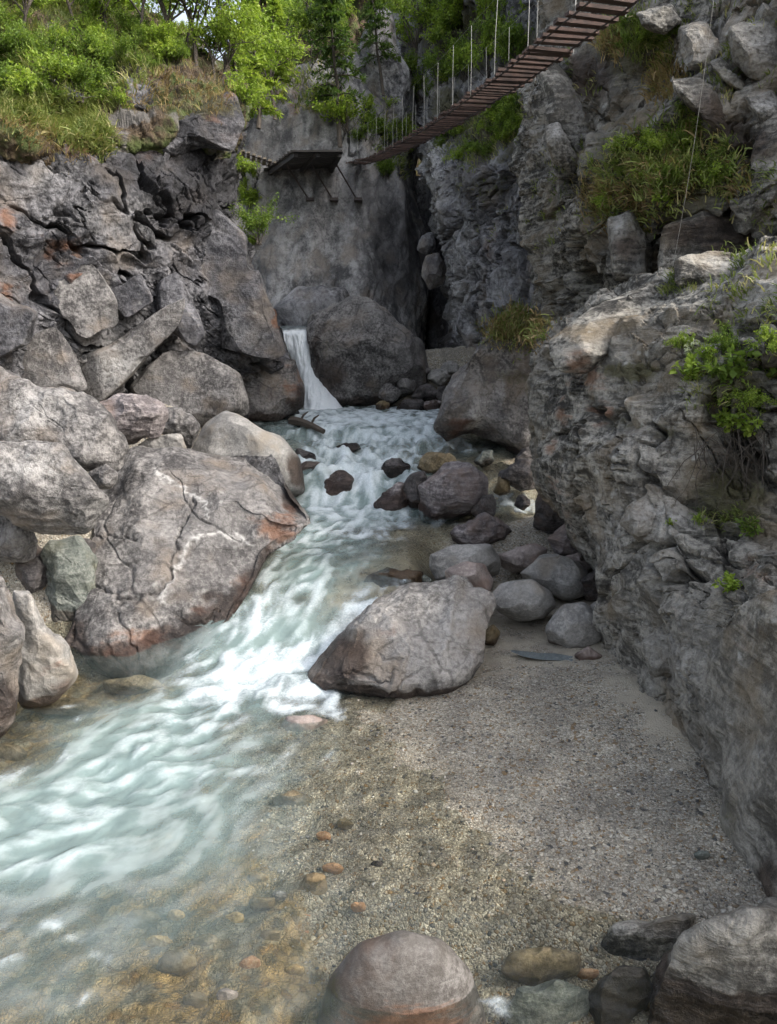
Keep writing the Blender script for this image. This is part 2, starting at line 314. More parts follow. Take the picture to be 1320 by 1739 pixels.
def water_mat(name='clear_turquoise_stream_water', fall=False):
    t = NT(name); pos = t.n('NewGeometry').outputs['Position']
    foam = t.attr('foam').outputs['Fac']; milk = t.attr('milk').outputs['Fac']; lic = t.attr('lic').outputs['Fac']
    if fall:
        mp = t.n('Mapping', {'Vector': pos, 'Scale': (9, 3, 1.1)}); lic = t.noise(mp.outputs[0], 1.2, 6, .65).outputs[0]
    n1 = t.noise(pos, 9, 7, .68, .8); n2 = t.noise(pos, 34, 5, .7, .4)
    v = t.math('ADD', t.math('MULTIPLY', t.math('SUBTRACT', lic, .5), .62), t.math('MULTIPLY', t.math('SUBTRACT', n1.outputs[0], .5), .5))
    v = t.math('ADD', v, t.math('MULTIPLY', t.math('SUBTRACT', n2.outputs[0], .5), .3))
    ff = t.math('MULTIPLY', t.ramp(t.math('ADD', foam, v), .28, 1.25), .95)
    bp = t.n('Bump', {'Strength': t.math('ADD', .14, t.math('MULTIPLY', t.math('ADD', milk, foam), .13)), 'Distance': .05, 'Height': t.math('ADD', t.math('MULTIPLY', lic, .8), t.math('ADD', t.math('MULTIPLY', n1.outputs[0], .7), t.math('MULTIPLY', n2.outputs[0], .25)))})
    clear = t.n('BsdfTransparent', {'Color': (.975, .985, .955)})
    mk = t.n('BsdfDiffuse', {'Color': t.mix(t.ramp(t.math('ADD', lic, v), .2, .9), (.235, .315, .305), (.36, .435, .425)), 'Normal': bp.outputs[0]})
    body = t.n('MixShader', {0: t.math('MULTIPLY', milk, t.math('ADD', .86, t.math('MULTIPLY', v, .45)), clamp=True), 1: clear, 2: mk})
    fr = t.n('Fresnel', {'IOR': 1.33, 'Normal': bp.outputs[0]})
    gl = t.n('BsdfGlossy', {'Color': (.9, .93, .95), 'Roughness': .12, 'Normal': bp.outputs[0]})
    surf = t.n('MixShader', {0: t.math('MULTIPLY', fr, .8), 1: body, 2: gl})
    fm = t.n('BsdfDiffuse', {'Color': t.mix(t.ramp(n2.outputs[0], .3, .7), *(((.66, .72, .75), (.86, .89, .9)) if fall else ((.46, .53, .555), (.70, .75, .77)))), 'Normal': bp.outputs[0]})
    return t.done(t.n('MixShader', {0: ff, 1: surf, 2: fm}))
M['water'] = water_mat(); M['fall'] = water_mat('white_falling_water', True)

def leaf_mat(name, a, b, c, trans=.42):
    t = NT(name); lv = t.attr('lv').outputs['Fac']
    col = t.mix(t.ramp(lv, 0, .6), a, b); col = t.mix(t.ramp(lv, .55, 1), col, c)
    d = t.n('BsdfPrincipled', {'Base Color': col, 'Roughness': .55}); d.inputs['Specular IOR Level'].default_value = .25
    tr = t.n('BsdfTranslucent', {'Color': t.mix(1, col, (1.25, 1.3, .7), 'MULTIPLY')})
    return t.done(t.n('MixShader', {0: trans, 1: d, 2: tr}))
M['leaf_bright'] = leaf_mat('bright_yellow_green_leaves', (.10, .17, .022), (.24, .33, .055), (.41, .47, .11))
M['leaf_mid'] = leaf_mat('mid_green_leaves', (.065, .115, .02), (.15, .225, .042), (.28, .35, .085))
M['leaf_dark'] = leaf_mat('dark_green_needles', (.03, .06, .016), (.07, .12, .028), (.15, .20, .05))
M['grass'] = leaf_mat('mixed_green_and_straw_grass', (.10, .14, .035), (.21, .25, .075), (.42, .37, .19), .3)
M['straw'] = leaf_mat('dry_straw_grass', (.13, .09, .045), (.33, .245, .125), (.22, .23, .08), .25)
M['pale_leaf'] = leaf_mat('pale_cream_young_leaves', (.2, .25, .12), (.38, .42, .28), (.55, .58, .45), .3)
def wood_mat(name, a, b, k=1.0):
    t = NT(name); pos = t.n('NewGeometry').outputs['Position']
    g = t.noise(t.n('Mapping', {'Vector': pos, 'Scale': (1.5 * k, 14 * k, 14 * k)}).outputs[0], 2, 6, .65); n = t.noise(pos, 5 * k, 5, .6)
    c = t.mix(t.ramp(t.math('ADD', g.outputs[0], t.math('MULTIPLY', n.outputs[0], .4)), .45, .95), a, b)
    bp = t.n('Bump', {'Strength': .5, 'Distance': .02, 'Height': g.outputs[0]})
    return t.done(t.n('BsdfPrincipled', {'Base Color': c, 'Roughness': .8, 'Normal': bp.outputs[0]}))
M['plank'] = wood_mat('dark_red_brown_plank_wood', (.022, .013, .010), (.085, .047, .035))
M['plank_old'] = wood_mat('grey_weathered_wood', (.10, .085, .065), (.25, .215, .165))
M['deck'] = wood_mat('near_black_platform_timber', (.012, .011, .011), (.045, .04, .036))
M['bark'] = wood_mat('dark_branch_bark', (.025, .02, .016), (.085, .068, .052), 2)
M['pale_bark'] = wood_mat('pale_dead_bark', (.22, .20, .17), (.42, .39, .34), 2)
def metal_mat(name, col, metal=.6, rough=.5):
    t = NT(name); n = t.noise(t.n('NewGeometry').outputs['Position'], 9, 5, .6)
    return t.done(t.n('BsdfPrincipled', {'Base Color': t.mix(n.outputs[0], tuple(x * .6 for x in col), col), 'Metallic': metal, 'Roughness': rough}))
M['rod'] = metal_mat('galvanised_rod_steel', (.42, .41, .38), .3)
M['steel'] = metal_mat('dark_rusty_steel', (.07, .055, .05), .3, .6)
M['red'] = metal_mat('faded_red_cloth', (.45, .06, .04), 0, .8)
M['white'] = metal_mat('white_scrap', (.75, .75, .72), 0, .8)

# ------------------------------------------------------------------ water level and ground
def Ws(y): return np.interp(y, [0, 8.5, 9.3, 10.3, 11.5, 12.6, 13.8, 14.8, 15.4, 16.4, 17.6, 18.4, 18.8, 19.8, 21, 25], [0, 0, .10, .50, .78, .84, .94, 1.02, 1.48, 1.62, 1.82, 1.90, 2.18, 2.25, 2.30, 2.34])
def Wr(y): return np.interp(y, [0, 11.8, 13.8, 14.2, 15.2, 16.2, 17.6, 19.0, 21, 25], [0, 0, .93, .98, 1.25, 1.55, 1.85, 2.15, 2.3, 2.36])
def level(x, y):
    b = sstep(.25, 1.0, x); return Ws(y) * (1 - b) + Wr(y) * b
SH0, SH1 = np.array([-.30, 7.8]), np.array([1.30, 4.6])
def shore(x, y):
    d = SH1 - SH0; n = np.array([-d[1], d[0]]) / np.linalg.norm(d)
    d1 = (x - SH0[0]) * n[0] + (y - SH0[1]) * n[1]
    d2 = x - np.interp(y, [8, 13.2, 14.2, 30], [.5, .9, 3.4, 3.6])
    k = sstep(7.2, 9.0, y); return d1 * (1 - k) + d2 * k
def ground_z(x, y):
    P = np.stack([x, y, np.zeros_like(x)], 1); d = shore(x, y); w = level(x, y)
    z = w + np.clip(.10 * d, -.42, .26)
    cob = sstep(.3, -1.2, d)
    z = z + cob * .10 * fbm(P * 2.2, 4, .5, 3) + .03 * fbm(P * 1.1, 3, .5, 8) + .012 * fbm(P * 9, 3, .6, 9) * (1 + cob)
    z = z + sstep(-3.2, -5.2, x) * sstep(9.2, 11, y) * 1.6
    z = z - .34 * sstep(4.85, 4.3, y + .12 * (x - 1)) * sstep(-1.0, -.2, x)
    z = z + sstep(4.2, 8, x) * 1.5 + sstep(24.8, 25.8, y) * 2.0
    return z
xs = np.concatenate([np.linspace(-40, -7, 20)[:-1], np.linspace(-7, 7, 400), np.linspace(7, 40, 20)[1:]])
ys = np.concatenate([np.linspace(-12, 2.5, 12)[:-1], 2.5 * (18 / 2.5) ** np.linspace(0, 1, 400), np.linspace(18, 60, 90)[1:]])
gx, gy = np.meshgrid(xs, ys); X, Yv = gx.ravel(), gy.ravel(); Z = ground_z(X, Yv)
d = shore(X, Yv); P0 = np.stack([X, Yv, Z], 1)
sand = sstep(1.7, 3.1, d + .8 * fbm(P0 * 1.3, 4, .5, 21)) * .7 + .05
sand = np.where(Yv > 7.6, np.maximum(sand, sstep(7.9, 8.9, Yv) * .55), sand)
sand = np.where(Yv > 12, .2, sand); sand = np.where(X < -2, .0, sand)
link('ground', mesh_np('ground', P0, grid_faces(len(ys), len(xs)), True, {'cob': sstep(-.9, -2.4, d) * sstep(10, 8.8, Yv), 'sand': sand, 'wetb': sstep(.06, -.03, Z - level(X, Yv))}, M['bed']))['kind'] = 'structure'
GROUND = (P0, grid_faces(len(ys), len(xs)))

# flow field along the stream
cl = np.array([[-2.2, 25.5], [-1.9, 23.6], [-.2, 21.5], [.1, 19.6], [-.2, 18], [-.6, 16], [-.9, 14], [-1.1, 12.4], [-1.6, 10.6], [-2.2, 9], [-3.0, 7.6], [-4.4, 6.4], [-7, 5.2]])
def flow(x, y):
    m = (cl[1:] + cl[:-1]) / 2; t = cl[1:] - cl[:-1]; t = t / np.linalg.norm(t, axis=1, keepdims=True)
    w = np.exp(-((x[:, None] - m[None, :, 0]) ** 2 + (y[:, None] - m[None, :, 1]) ** 2) / 2.6) + 1e-9
    v = (w[:, :, None] * t[None]).sum(1) / w.sum(1)[:, None]
    P = np.stack([x * 1.1, y * 1.1, x * 0], 1); a = fbm(P, 3, .6, 70) * 1.5
    c, s = np.cos(a), np.sin(a); v = np.stack([v[:, 0] * c - v[:, 1] * s, v[:, 0] * s + v[:, 1] * c], 1)
    return v
def blobs(px, py, L):
    o = np.zeros(len(px))
    for (cx, cy, rx, ry, ang, amt) in L:
        a = R(ang); dx, dy = px - cx, py - cy
        u = (dx * math.cos(a) + dy * math.sin(a)) / rx; v = (-dx * math.sin(a) + dy * math.cos(a)) / ry
        o = np.maximum(o, amt * np.exp(-(u * u + v * v) ** 1.5 * .7))
    return o
FOAM = [(640, 712, 140, 22, 0, 1.05), (640, 775, 110, 26, 0, .75), (705, 738, 60, 24, 0, .85), (640, 752, 70, 16, 0, .8), (560, 745, 60, 18, 0, .7), (760, 758, 60, 14, 5, .75),
        (600, 805, 80, 45, 0, .95), (560, 850, 50, 50, 0, .85), (640, 865, 70, 30, 0, .8), (590, 895, 85, 26, 0, .75), (545, 925, 60, 28, -30, .5),
        (690, 800, 30, 18, 0, .6), (870, 850, 40, 16, 0, .75), (900, 872, 40, 14, 0, .6),
        (445, 1035, 34, 60, 25, .75), (560, 1075, 60, 30, -30, .75), (600, 1045, 50, 30, -35, .85), (520, 1010, 60, 40, -40, .5), (470, 1120, 120, 38, -12, .98), (400, 1165, 110, 45, -10, .92), (500, 1178, 60, 32, 0, .9), (570, 1200, 60, 18, 15, .9),
        (330, 1225, 130, 40, -20, .48), (250, 1290, 180, 50, -18, .34), (400, 1310, 150, 34, -15, .30), (120, 1370, 180, 50, -15, .30), (60, 1450, 130, 36, -10, .24), (500, 1290, 70, 20, -25, .24),
        (480, 1640, 16, 40, 10, .2), (845, 1700, 14, 26, 20, .34), (500, 1000, 60, 40, -40, .3)]
for curve, rr, am in [([(545, 890), (470, 952), (437, 1002), (397, 1062), (357, 1112), (300, 1144)], 9, .62), ([(690, 1003), (600, 1062), (545, 1112), (522, 1158), (560, 1203), (620, 1216)], 11, .7), ([(705, 888), (750, 896), (810, 888)], 6, .55), ([(640, 815), (670, 828), (702, 815)], 7, .75), ([(530, 860), (570, 872), (610, 850)], 8, .8), ([(640, 880), (680, 888)], 7, .75), ([(500, 700), (560, 708), (640, 706), (720, 708)], 9, .9), ([(560, 745), (640, 738), (720, 745)], 8, .85), ([(520, 775), (600, 778), (690, 772)], 8, .8), ([(840, 850), (900, 862)], 8, .8), ([(610, 1030), (660, 1030)], 6, .5), ([(-20, 1600), (60, 1566), (110, 1572), (150, 1600), (168, 1645), (150, 1690), (122, 1739)], 8, .5), ([(140, 1590), (190, 1640), (200, 1700)], 6, .36), ([(0, 1640), (60, 1610), (110, 1620)], 6, .34), ([(370, 1285), (330, 1325), (250, 1350), (200, 1360)], 6, .5), ([(60, 1400), (140, 1390), (180, 1375)], 7, .45), ([(0, 1480), (90, 1460), (170, 1430)], 6, .4), ([(540, 1290), (470, 1310), (400, 1330)], 6, .42), ([(110, 1200), (140, 1215), (130, 1250), (90, 1290), (0, 1320)], 6, .45), ([(545, 1195), (590, 1215), (640, 1225)], 8, .6), ([(820, 1690), (850, 1720), (870, 1745)], 7, .45)]:
    for (x1, y1), (x2, y2) in zip(curve[:-1], curve[1:]):
        for f in (.2, .7): FOAM.append((x1 + (x2 - x1) * f, y1 + (y2 - y1) * f, math.hypot(x2 - x1, y2 - y1) * .6, rr * 1.3, math.degrees(math.atan2(y2 - y1, x2 - x1)), am * (.8 if y1 > 1180 else 1)))
MILK = [(620, 720, 160, 60, 0, .7), (600, 840, 120, 90, 0, .9), (570, 960, 110, 110, 0, .95), (460, 1110, 160, 90, -30, 1.0), (300, 1270, 330, 130, -22, .98), (100, 1400, 260, 130, -10, .9), (330, 1400, 200, 90, -20, .7),
        (690, 915, 50, 40, 0, .12), (200, 1540, 320, 100, -10, .34), (420, 1620, 260, 160, 0, .10), (70, 1640, 130, 110, 0, .30), (880, 860, 60, 40, 0, .6), (850, 760, 90, 25, 0, .4), (560, 1240, 80, 40, 0, .5), (600, 1450, 400, 250, 0, .06)]
wx = np.linspace(-8, 5.2, 520); wy = 2.6 * (25.0 / 2.6) ** np.linspace(0, 1, 430)
gx, gy = np.meshgrid(wx, wy); X, Yv = gx.ravel(), gy.ravel(); Z = level(X, Yv)
P0 = np.stack([X, Yv, Z], 1); px, py = to_px(P0)
wob = 22 * fbm(P0 * 1.6, 3, .5, 55), 18 * fbm(P0 * 1.6 + 9, 3, .5, 56)
foam = blobs(px + wob[0], py + wob[1], FOAM); milk = blobs(px + wob[0], py + wob[1], MILK)
dep_ = Z - ground_z(X, Yv); milk = milk * sstep(.0, .26, dep_) * (1 - .85 * np.clip(blobs(px + wob[0], py + wob[1], [(150, 1175, 150, 42, -12, 1.0), (20, 1270, 90, 40, -20, 1.0)]) , 0, 1)); foam = foam * sstep(-.02, .08, dep_)
a = np.zeros(len(X), np.float32); q = np.stack([X, Yv], 1); n = 0
for sgn in (1, -1):
    q = np.stack([X, Yv], 1)
    for k in range(5):
        sc_ = np.interp(q[:, 1], [4, 20], [9, 5]); Q = np.stack([q[:, 0] * 4.5, q[:, 1] * 4.5, q[:, 0] * 0], 1)
        a += fbm(Q, 4, .62, 90); n += 1; q = q + sgn * .03 * flow(q[:, 0], q[:, 1])
lic = a / n; lic = np.clip(.5 + lic / (lic.std() * 4.2), 0, 1)
turb = np.clip(foam * .9 + milk * .35, 0, 1)
Zw = Z + turb * (.08 * fbm(P0 * 1.7, 4, .5, 61) + .035 * (lic - .5)) + .016 * fbm(P0 * 5, 3, .5, 62)
casc = sstep(14.6, 15.4, Yv) * sstep(19.5, 18.4, Yv)
Zw = Zw + casc * .24 * fbm(P0 * 1.6, 4, .5, 63)
lump = np.exp(-((X + .4) ** 2 / 1.2 + (Yv - 10.9) ** 2 / .5)) * .12; Zw = Zw + lump
wob_ = mesh_np('water', np.stack([X, Yv, Zw], 1), grid_faces(len(wy), len(wx)), True, {'foam': foam, 'milk': milk, 'lic': lic}, M['water'])
wo = link('water', wob_); wo['kind'] = 'structure'

t = NT('shallow_puddle_water'); g_ = t.n('BsdfGlossy', {'Color': (.75, .82, .88), 'Roughness': .08}); f_ = t.n('BsdfDiffuse', {'Color': (.20, .23, .235)})
mpud = t.done(t.n('MixShader', {0: .45, 1: f_, 2: g_}))
pc_ = at(945, 1130, 8.95); an = np.linspace(0, 2 * math.pi, 40, endpoint=False); rr_ = (1 + .25 * np.sin(an * 2 + 1) + .12 * np.sin(an * 5))[:, None]
pud = np.stack([pc_[0] + np.cos(an) * .46, pc_[1] - np.cos(an) * .16 + np.sin(an) * .15], 1); pud = pud.mean(0) + (pud - pud.mean(0)) * rr_
ctr = pud.mean(0); pz_ = float(ground_z(np.array([ctr[0]]), np.array([ctr[1]]))[0]) + .012
Vp = np.concatenate([np.c_[ctr + (pud - ctr) * q_, np.full(40, pz_)] for q_ in (1, .66, .33, .02)]); ii = np.arange(160).reshape(4, 40); jj = np.roll(ii, -1, 1)
link('puddle', mesh_np('puddle', Vp, np.stack([ii[:-1], jj[:-1], jj[1:], ii[1:]], -1).reshape(-1, 4), True, None, mpud))['kind'] = 'structure'
# ------------------------------------------------------------------ rock builders
BV, BF, BN = [], [], 0
def collect(V, F):
    global BN
    BV.append(np.asarray(V, np.float64)); BF.append(np.asarray(F) + BN); BN += len(V)
def stain_attr(P, stains, wet_h=.0, wet_k=.35, seed=0, water=True):
    px, py = to_px(P); n1 = fbm(P * 1.8, 4, .55, seed + 9)
    st = np.zeros((len(P), 4), np.float32); wx_, wy_ = px + 14 * n1, py + 14 * fbm(P * 1.8 + 5, 4, .55, seed + 10)
    for (cx, cy, rx, ry, ch, amt) in stains:
        st[:, ch] = np.maximum(st[:, ch], amt * np.exp(-(((wx_ - cx) / rx) ** 2 + ((wy_ - cy) / ry) ** 2)))
    if wet_h > 0:
        hgt = P[:, 2] - level(P[:, 0], P[:, 1]); st[:, 2] = np.maximum(st[:, 2], sstep(wet_h + wet_k, wet_h * .5, hgt + wet_k * .7 * n1))
    return st
def displace(P, N, spec, seed):
    d = np.zeros(len(P), np.float32)
    for s in spec:
        if s[0] == 'facet':
            v, e = facet(P, s[1], seed + s[4] if len(s) > 4 else seed, s[5] if len(s) > 5 else (.5, .4, .3), s[6] if len(s) > 6 else (1, 1, 1), soft=s[7] if len(s) > 7 else .6)
            d += s[2] * v
            if s[3]: d -= s[3] * sstep(.10, .0, e)
        elif s[0] == 'chip': d += s[2] * chip(P, s[1], seed + (s[3] if len(s) > 3 else 0), s[4] if len(s) > 4 else (.5, .4, .3), s[5] if len(s) > 5 else (1, 1, 1))
        elif s[0] == 'crev':
            Q = (P @ rotm(*s[4])) * np.array(s[5]) * s[1]; g1 = np.abs(fbm(Q, 4, .5, seed + 60)); mk = sstep(-.12, .18, fbm(P * s[1] * .6 + 19, 2, .5, seed + 61))
            d -= s[2] * sstep(s[3], 0, g1) * mk
        elif s[0] == 'fbm': d += s[2] * fbm(P * s[1], s[3], .55, seed + 77)
        elif s[0] == 'ridge': d += s[2] * fbm(P * s[1], s[3], .55, seed + 78, True)
        elif s[0] == 'strata':
            u = P @ (np.array(s[1]) / np.linalg.norm(s[1])); ph = u * s[2] + 1.3 * fbm(P * .7, 4, .5, seed + 79)
            fr = ph - np.floor(ph); amp = .4 + .6 * (_u(_h(np.floor(ph).astype(np.int32), np.zeros(len(P), np.int32), np.zeros(len(P), np.int32), 7), 0))
            d += s[3] * (fr - .5) * amp * (.6 + .8 * np.clip(fbm(P * .9, 2, .5, seed + 80) + .4, 0, 1))
    return d
def sheet(name, rows, nr, nc, mat, spec, seed, stains=(), wet_h=0., smooth=False):
    C = np.array([[at(*p) if len(p) == 3 else np.array(p[1:]) for p in r] for r in rows])
    S = catmull(catmull(C, nr, 0), nc, 1); V = S.reshape(-1, 3); F = grid_faces(nr, nc)
    N = vnormals(V, F); s = np.sign(np.mean(((CAM - V) * N).sum(1)))
    if s < 0: F = F[:, ::-1]; N = -N
    V2 = V + N * displace(V, N, spec, seed)[:, None]
    i = np.arange(nr * nc).reshape(nr, nc)[::3, ::3]; collect(V2[i.ravel()], grid_faces(*i.shape))
    return link(name, mesh_np(name, V2, F, smooth, {'st': stain_attr(V2, stains, wet_h, .35, seed)}, mat))
_cs = {}
def cube_sphere(n):
    if n in _cs: return _cs[n]
    t = np.tan(np.linspace(-1, 1, n + 1) * math.pi / 4); a, b = np.meshgrid(t, t); o = np.ones_like(a); V, F = [], []
    for k, (x, y, z) in enumerate([(o, a, b), (-o, b, a), (b, o, a), (a, -o, b), (a, b, o), (b, a, -o)]):
        V.append(np.stack([x, y, z], -1).reshape(-1, 3)); F.append(grid_faces(n + 1, n + 1) + k * (n + 1) ** 2)
    V = np.concatenate(V); V /= np.linalg.norm(V, axis=1, keepdims=True); F = np.concatenate(F)
    _, idx, inv = np.unique(np.round(V, 5), axis=0, return_index=True, return_inverse=True)
    _cs[n] = (V[idx], inv.ravel()[F]); return _cs[n]
def boulder(name, outline, Y, thick, mat, label=None, cat='boulder', seed=1, n=40, p=2.6, cuts=7, cd=(.74, .95), tilt=0.0, rough=1.0, spec=None, stains=(), wet_h=.13, smooth=None, group=None, parent=None, back=None, bias=(0, .5, -.3), hit_me=False, lines=(), flat=None):
    o = np.array([q[:2] for q in outline], float); cy = o[:, 1].mean()
    pts = np.array([at(q[0], q[1], q[2] if len(q) > 2 else Y + tilt * (cy - q[1]) / 100) for q in outline])
    dens = np.concatenate([pts[i] + (pts[(i + 1) % len(pts)] - pts[i]) * np.linspace(0, 1, 12, endpoint=False)[:, None] for i in range(len(pts))])
    for _ in range(4): dens = (np.roll(dens, 1, 0) + 2 * dens + np.roll(dens, -1, 0)) / 4
    C = (dens.min(0) + dens.max(0)) / 2; D = C - CAM; D /= np.linalg.norm(D)
    Xb = np.cross(D, [0, 0, 1.0]); Xb /= np.linalg.norm(Xb); Zb = np.cross(Xb, D)
    rv = dens - C; ph = np.arctan2(rv @ Zb, rv @ Xb); k = np.argsort(ph); ph, rv = ph[k], rv[k]
    ph = np.concatenate([ph - 2 * math.pi, ph, ph + 2 * math.pi]); rv = np.concatenate([rv] * 3)
    S, F = cube_sphere(n); rg = np.random.default_rng(seed)
    sg = np.abs(S) ** 1.0; q = S / (np.sum(sg ** p, 1, keepdims=True) ** (1 / p))   # superellipsoid: x right, y front(-D), z up
    cl_ = [] if flat is None else [(np.array(flat[:3], float), flat[3])]
    for _ in range(cuts):
        nv = rg.normal(size=3) + np.array([bias[0], bias[1] * 1.6, -bias[2]]); cl_.append((nv, rg.uniform(*cd)))
    for nv, hc in cl_:
        nv = nv / np.linalg.norm(nv); h = hc * np.max(q @ nv)
        e = np.maximum(0, q @ nv - h); q = q - e[:, None] * nv * .93
    # rim: circle-normalise so the outline is kept
    rad = np.hypot(q[:, 0], q[:, 2]); phi = np.arctan2(q[:, 2], q[:, 0])
    lim = 1.0 / (np.abs(np.cos(phi)) ** p + np.abs(np.sin(phi)) ** p) ** (1 / p); s = rad / lim
    rvp = np.stack([np.interp(phi, ph, rv[:, c]) for c in range(3)], 1)
    tb = thick if back is None else back
    V = C + rvp * s[:, None] - D * np.where(q[:, 1] > 0, q[:, 1] * thick, q[:, 1] * tb)[:, None]
    N = vnormals(V, F)
    if np.mean(((V - C) * N).sum(1)) < 0: F = F[:, ::-1]; N = -N
    sz = float(np.mean(np.linalg.norm(rv, axis=1)))
    if spec is None:
        spec = [('chip', .95 / sz, .36 * sz * rough), ('chip', 2.6 / sz, .13 * sz * rough, 5), ('fbm', 1.6 / sz, .05 * sz * rough, 3), ('fbm', 6 / sz, .014 * sz * rough, 4), ('crev', .8 / sz, .05 * sz * max(0, rough - .45), .035, (.5, .4, .3), (.4, 1, 2.2))]
    V2 = V + N * displace(V + seed * 3.1, N, spec, seed)[:, None]
    lp = []
    if lines:
        px, py = to_px(V2); wb = fbm(V2 * 5, 3, .6, seed + 3) * 9; wc = fbm(V2 * 5 + 7, 3, .6, seed + 4) * 9; front = ((CAM - V2) * N).sum(1) > 0
        for (pl_, wpx, dep, ch, amt) in lines:
            dm = np.full(len(V2), 1e9)
            for (x1, y1), (x2, y2) in zip(pl_[:-1], pl_[1:]):
                u = np.clip(((px + wb - x1) * (x2 - x1) + (py + wc - y1) * (y2 - y1)) / ((x2 - x1) ** 2 + (y2 - y1) ** 2), 0, 1)
                dm = np.minimum(dm, np.hypot(px + wb - x1 - u * (x2 - x1), py + wc - y1 - u * (y2 - y1)))
            g_ = np.exp(-(dm / wpx) ** 2) * front; V2 = V2 - N * (g_ * dep)[:, None]
            if ch is not None: lp.append((ch, g_ * amt))
    if hit_me: collect(V2, F)
    if smooth is None: smooth = rough < .6
    base = np.array([C[0], C[1], V2[:, 2].min()]); st = stain_attr(V2, stains, wet_h, .22, seed)
    for ch, g_ in lp: st[:, ch] = np.maximum(st[:, ch], g_)
    o = link(name, mesh_np(name, V2 - (base if parent is None else 0), F, smooth, {'st': st}, mat), parent, base if parent is None else None)
    if parent is None: tag(o, label, cat, group)
    return o
def ell(cx, cy, rx, ry, seed=0, k=9, jit=.16):
    g = np.random.default_rng(seed * 7 + 1); return [(cx + rx * math.cos(a) * (1 + g.uniform(-jit, jit)), cy - ry * math.sin(a) * (1 + g.uniform(-jit, jit))) for a in np.linspace(0, 2 * math.pi, k, endpoint=False)]

# ------------------------------------------------------------------ cliffs (the setting)
def below(row, dz=.7):
    return [('w', *(at(*p) - np.array([0, 0, dz]))) for p in row]
B0 = 9  # seed base
rows = [
    [(-200, 170, 13.6), (0, 205, 15.4), (100, 235, 16.4), (200, 222, 17.4), (300, 205, 18.8), (385, 185, 20.2), (412, 205, 22), (405, 205, 27)],
    [(-200, 330, 13.2), (0, 330, 15.0), (100, 330, 15.9), (200, 330, 16.6), (300, 330, 17.6), (375, 320, 18.8), (402, 320, 21), (398, 320, 27)],
    [(-200, 450, 13.0), (0, 450, 14.9), (100, 450, 15.8), (200, 450, 16.7), (300, 450, 17.6), (385, 450, 18.8), (425, 450, 20.6), (425, 450, 26)],
    [(-200, 560, 12.8), (0, 560, 14.8), (100, 560, 16.0), (200, 560, 17.0), (300, 560, 18.0), (415, 560, 19.0), (462, 560, 20.8), (462, 560, 26)],
    [(-200, 650, 12.6), (0, 640, 14.8), (100, 640, 16.2), (200, 640, 17.3), (300, 640, 18.3), (430, 640, 19.6), (490, 640, 21.2), (490, 640, 26)],
    [(-200, 760, 12.2), (0, 740, 14.4), (100, 740, 15.8), (200, 740, 16.8), (300, 740, 17.8), (430, 720, 19.6), (498, 720, 21.2), (498, 730, 26)],
    [(-200, 900, 12.0), (0, 900, 14.2), (100, 860, 15.6), (200, 840, 16.6), (300, 820, 17.6), (440, 790, 19.4), (518, 770, 21.0), (518, 770, 26)]]
LS = [(110, 420, 35, 18, 0, .9), (125, 470, 30, 25, 0, .55), (15, 370, 25, 25, 0, .7), (10, 500, 20, 15, 0, .6), (478, 530, 14, 35, 0, .95), (140, 265, 60, 22, 0, .6), (250, 270, 40, 20, 0, .4),
      (330, 340, 100, 90, 2, .95), (240, 290, 110, 60, 2, .75), (370, 250, 80, 60, 2, .9), (400, 480, 60, 60, 2, .6), (320, 215, 110, 26, 1, .8), (100, 400, 14, 60, 2, .8), (30, 290, 40, 30, 2, .6), (60, 230, 80, 20, 1, .6), (190, 610, 90, 50, 3, .5), (60, 300, 60, 30, 3, .2), (200, 380, 60, 50, 3, .2), (420, 380, 40, 40, 3, .2)]
SPEC_L = [('chip', .5, .75, 0, (.6, .5, .7), (1, 1, 1.2)), ('facet', 1.0, .14, .02, 3, (.6, -.4, .7), (1, 1, 1.5)), ('chip', 1.5, .20, 4, (.6, -.4, .7), (1, 1, 1.5)), ('strata', (.5, -.2, .8), 1.4, .12), ('chip', 4, .06, 6), ('fbm', 1.3, .08, 5), ('crev', .55, .50, .09, (.5, .7, .6), (1, 1, 1.6)), ('crev', 1.3, .12, .08, (.5, .7, .6), (.6, 1, 2.2))]
cliff_l = tag(sheet('cliff_left', rows, 330, 560, M['cliff'], SPEC_L, 11, LS, .15), kind='structure')
def block(outline, Y, thick, seed, mat='cliff', stains=(), **kw):
    thick = thick * .75
    kw.setdefault('n', 64); kw.setdefault('p', 4.0); kw.setdefault('flat', (.15 * math.sin(seed * 3), 1, .25 + .2 * math.cos(seed), .6)); kw['rough'] = kw.get('rough', .8) * .55
    return boulder('rock_block', outline, Y + .22, thick, M[mat], seed=seed, parent=cliff_l, stains=stains, back=thick, **kw)
block([(80, 448), (125, 425), (165, 455), (200, 515), (203, 550), (150, 592), (128, 585), (105, 545), (92, 500)], 16.0, .55, 21, 'pale', [(110, 440, 35, 20, 0, .8)], rough=.7, tilt=.2)
block([(188, 482), (240, 462), (262, 512), (215, 542), (195, 522)], 16.7, .5, 22, rough=.8)
block([(268, 482), (300, 460), (322, 500), (352, 572), (330, 592), (290, 562), (268, 530)], 17.2, .6, 23, rough=.8)
block([(300, 430), (360, 350), (420, 380), (430, 440), (462, 520), (490, 600), (465, 615), (420, 612), (372, 592), (352, 545), (322, 495)], 18.7, 1.0, 24, rough=.9, stains=[(400, 470, 70, 90, 2, .55), (478, 530, 12, 34, 0, .95), (425, 570, 40, 25, 3, .3)], n=80)
block([(215, 660), (285, 592), (350, 602), (412, 640), (425, 705), (330, 735), (262, 700)], 17.2, .7, 25, 'pale', rough=.8, n=70)
